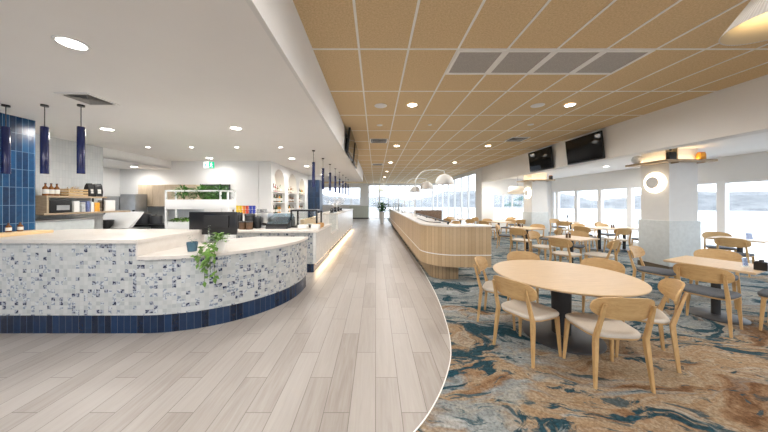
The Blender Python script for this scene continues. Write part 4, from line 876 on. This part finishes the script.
for x, y, f, s, lab in (
    (4.36, 3.41, 26, G_, 'grey seated oak chair at the napkin holder table, its back to the round table'),
    (4.80, 4.44, -62, G_, 'grey seated oak chair standing directly in front of the grey pillar'),
    (5.47, 4.20, 210, G_, 'oak chair on the far side of the napkin holder table, facing the camera'),
    (5.13, 3.20, 116, G_, 'grey seated oak chair cut off by the frame at the napkin holder table'),
    (4.32, 5.90, 26, C_, 'cream seated oak chair seen from behind at the shaker table'),
    (4.42, 6.86, -62, C_, 'cream seated chair at the walkway side of the shaker table, seen side on'),
    (4.98, 5.78, 118, C_, 'cream seated chair seen side on at the window side of the shaker table'),
    (5.30, 6.95, 214, G_, 'chair on the far side of the shaker table, only its backrest showing'),
    (8.16, 5.90, 26, G_, 'oak chair seen from behind at the big window table behind the pillar'),
    (8.90, 6.72, 230, G_, 'oak chair on the far side of the big window table'),
    (7.60, 8.20, 84, C_, 'pale oak chair seen from behind at the joined window tables'),
    (8.45, 8.18, 98, G_, 'grey seated chair half hidden by the grey pillar at the joined window tables'),
    (6.98, 8.62, 24, G_, 'grey seated chair at the walkway end of the joined window tables'),
    (7.50, 9.42, 265, G_, 'chair behind the joined window tables, walkway half'),
    (8.45, 9.42, 275, G_, 'chair behind the joined window tables, window half'),
    (4.50, 8.02, 36, C_, 'cream seated oak chair seen from behind at the table before the far pillar'),
    (4.57, 9.12, -34, G_, 'grey seated chair on the walkway side of the table before the far pillar'),
    (5.62, 9.2, 214, C_, 'chair between the far pillar and its table'),
    (5.50, 8.22, 126, G_, 'grey seated chair on the window side of the table before the far pillar'),
    (4.80, 11.15, 28, C_, 'cream seated chair behind the servery corner at the far end wall table'),
    (5.35, 12.15, 276, G_, 'chair against the far end wall table, facing the camera'),
    (6.05, 11.9, 212, G_, 'chair beside the far pillar at the far end wall table'),
    (8.03, 11.02, 38, C_, 'oak chair at the number stand table seen from behind'),
    (9.05, 10.92, 118, C_, 'oak chair on the window side of the number stand table'),
    (8.55, 12.15, 276, G_, 'chair on the far side of the number stand table'),
    (3.72, 12.85, 30, C_, 'oak chair beyond the servery partition, walkway side of its table'),
    (4.45, 12.55, 100, C_, 'oak chair beyond the servery partition, backrest toward the camera'),
    (4.95, 13.45, 200, C_, 'oak chair beyond the servery partition, nearest the white pier'),
    (4.1, 13.85, 284, G_, 'chair beyond the servery partition, far side of its table'),
    (2.3, 10.25, 28, C_, 'oak chair inside the servery partition, walkway side of its table'),
    (2.95, 10.05, 112, C_, 'oak chair inside the servery partition, backrest toward the camera'),
    (3.2, 10.95, 206, C_, 'oak chair inside the servery partition, facing the camera'),
    (2.85, 12.95, 90, C_, 'oak chair at the bench seat table, backrest toward the camera'),
    (6.75, 12.05, 70, G_, 'chair in front of the table below the pleated pendant'),
    (7.1, 13.4, 266, G_, 'chair behind the table below the pleated pendant')):
    chair(x, y, f, s, lab)
# things on the tables
zt = .757
t = thing('menu_holder', 'small clear stand with blue card on the napkin holder table', 'menu stand', (4.93, 3.47, zt), R(TA - 20)); obj('card', box(BM(), (0, 0, .065), (.075, .004, .10), rot=Matrix.Rotation(R(-8), 3, 'X')), 'menu_blue', t, smooth=0); obj('stand', box(BM(), (0, -.004, .065), (.085, .003, .13), rot=Matrix.Rotation(R(-8), 3, 'X')), 'clear_glass', t, smooth=0); obj('foot', bx(-.042, .042, -.03, .03, 0, .006), 'clear_glass', t, smooth=0)
t = thing('condiment_caddy', 'black caddy of sachets on the table nearest the camera', 'caddy', (4.90, 3.30, zt), R(TA)); bm = BM()
for a, b, c, d in ((-.05, .05, -.05, -.045), (-.05, .05, .045, .05), (-.05, -.045, -.05, .05), (.045, .05, -.05, .05)): bx(a, b, c, d, 0, .10, bm)
obj('box', bm, 'black', t, smooth=0); obj('base', bx(-.05, .05, -.05, .05, 0, .006), 'black', t, smooth=0)
for k in (-.022, .022): obj('shaker', lathe([(.018, .006), (.018, .115), (.012, .13), (0, .132)], 12, c=(k, 0, 0)), 'black', t)
t = thing('menu_holder', 'small clear stand with blue card on the big window table', 'menu stand', (8.45, 5.88, zt), R(TA - 24)); obj('card', box(BM(), (0, 0, .09), (.15, .004, .14), rot=Matrix.Rotation(R(-8), 3, 'X')), 'menu_blue', t, smooth=0); obj('stand', box(BM(), (0, -.004, .085), (.165, .003, .17), rot=Matrix.Rotation(R(-8), 3, 'X')), 'clear_glass', t, smooth=0); obj('foot', bx(-.08, .08, -.04, .04, 0, .006), 'clear_glass', t, smooth=0)
def shakers(x, y, where):
    for k, (m_, w) in enumerate((('brown', 'pepper shaker'), ('brown', 'salt shaker'))):
        t = thing('shaker', f'small dark {w} with pale cap on the {where}', 'shaker', (x + .07 * k, y, zt)); obj('body', lathe([(.022, 0), (.024, .01), (.02, .10)], 14), m_, t); obj('cap', lathe([(.021, .10), (.019, .125), (0, .13)], 14), 'steel', t)
shakers(4.62, 6.28, 'table behind the round table'); shakers(7.92, 8.72, 'joined window tables'); shakers(4.98, 8.95, 'table before the far pillar')
for x, y, lab in ((8.5, 11.5, 'black number stand on the furthest window table'), (4.15, 13.1, 'black stand on the table beyond the servery partition')):
    t = thing('table_stand', lab, 'table stand', (x, y, zt)); obj('rod', lathe([(.012, 0), (.012, .22)], 10), 'black', t); obj('foot', lathe([(.05, 0), (.05, .012), (0, .014)], 16), 'black', t); obj('plate', bx(-.03, .03, -.004, .004, .18, .28), 'black', t, smooth=0)
# pleated pendants
def pleated(x, y, zb, r0, r1, h, mat, lab, ceil, watt):
    t = thing('pleated_pendant', lab, 'pendant light', (x, y, zb)); N = 72
    bm = loft([[(r * math.cos(2 * PI * k / N), r * math.sin(2 * PI * k / N), z) for k in range(N)] for r, z in ((r0, 0), (r1, h))])
    fs = [f for f in bm.faces if len(f.verts) > 4]; bmesh.ops.delete(bm, geom=fs, context='FACES_ONLY')
    o = obj('pleated_shade', bm, mat, t)
    bm = loft([[(r * math.cos(2 * PI * k / N), r * math.sin(2 * PI * k / N), z) for k in range(N)] for r, z in ((r0 - .006, .003), (r1 - .006, h - .003))]); bmesh.ops.delete(bm, geom=[f for f in bm.faces if len(f.verts) > 4], context='FACES_ONLY')
    ln = obj('shade_lining', bm, 'lining', t); ln['label'] = 'cream inner lining of the shade'; md = ln.modifiers.new('wall', 'SOLIDIFY'); md.thickness = .002; md = o.modifiers.new('wall', 'SOLIDIFY'); md.thickness = .004
    obj('cord', lathe([(.005, h - .02), (.005, ceil - zb)], 8), 'black', t); obj('ceiling_canopy', lathe([(.06, ceil - zb - .03), (.06, ceil - zb)], 20), 'white_metal', t)
    obj('spider', frame_members([(-r1, r1, -.006, .006, h - .03, h - .02), (-.006, .006, -r1, r1, h - .03, h - .02)]), 'white_metal', t, smooth=0); obj('bulb', lathe([(0, h * .45), (.05, h * .52), (.05, h * .7), (.025, h * .9), (0, h * .9)], 16), 'ring_glow', t)
    d = bpy.data.lights.new('pleated', 'POINT'); d.energy = watt; d.color = (1, .78, .48); d.shadow_soft_size = .07; l = bpy.data.objects.new('pleated', d); COL.objects.link(l); l.parent = t; l.location = (0, 0, h * .35)
pleated(2.50, 1.58, 2.72, .252, .09, .25, 'pleated', 'white pleated cone pendant hanging closest to the camera', HC, 1.4)
pleated(6.95, 12.7, 2.05, .46, .36, .32, 'pleated_lit', 'glowing pleated drum pendant hanging before the far dining window', HD, 14)
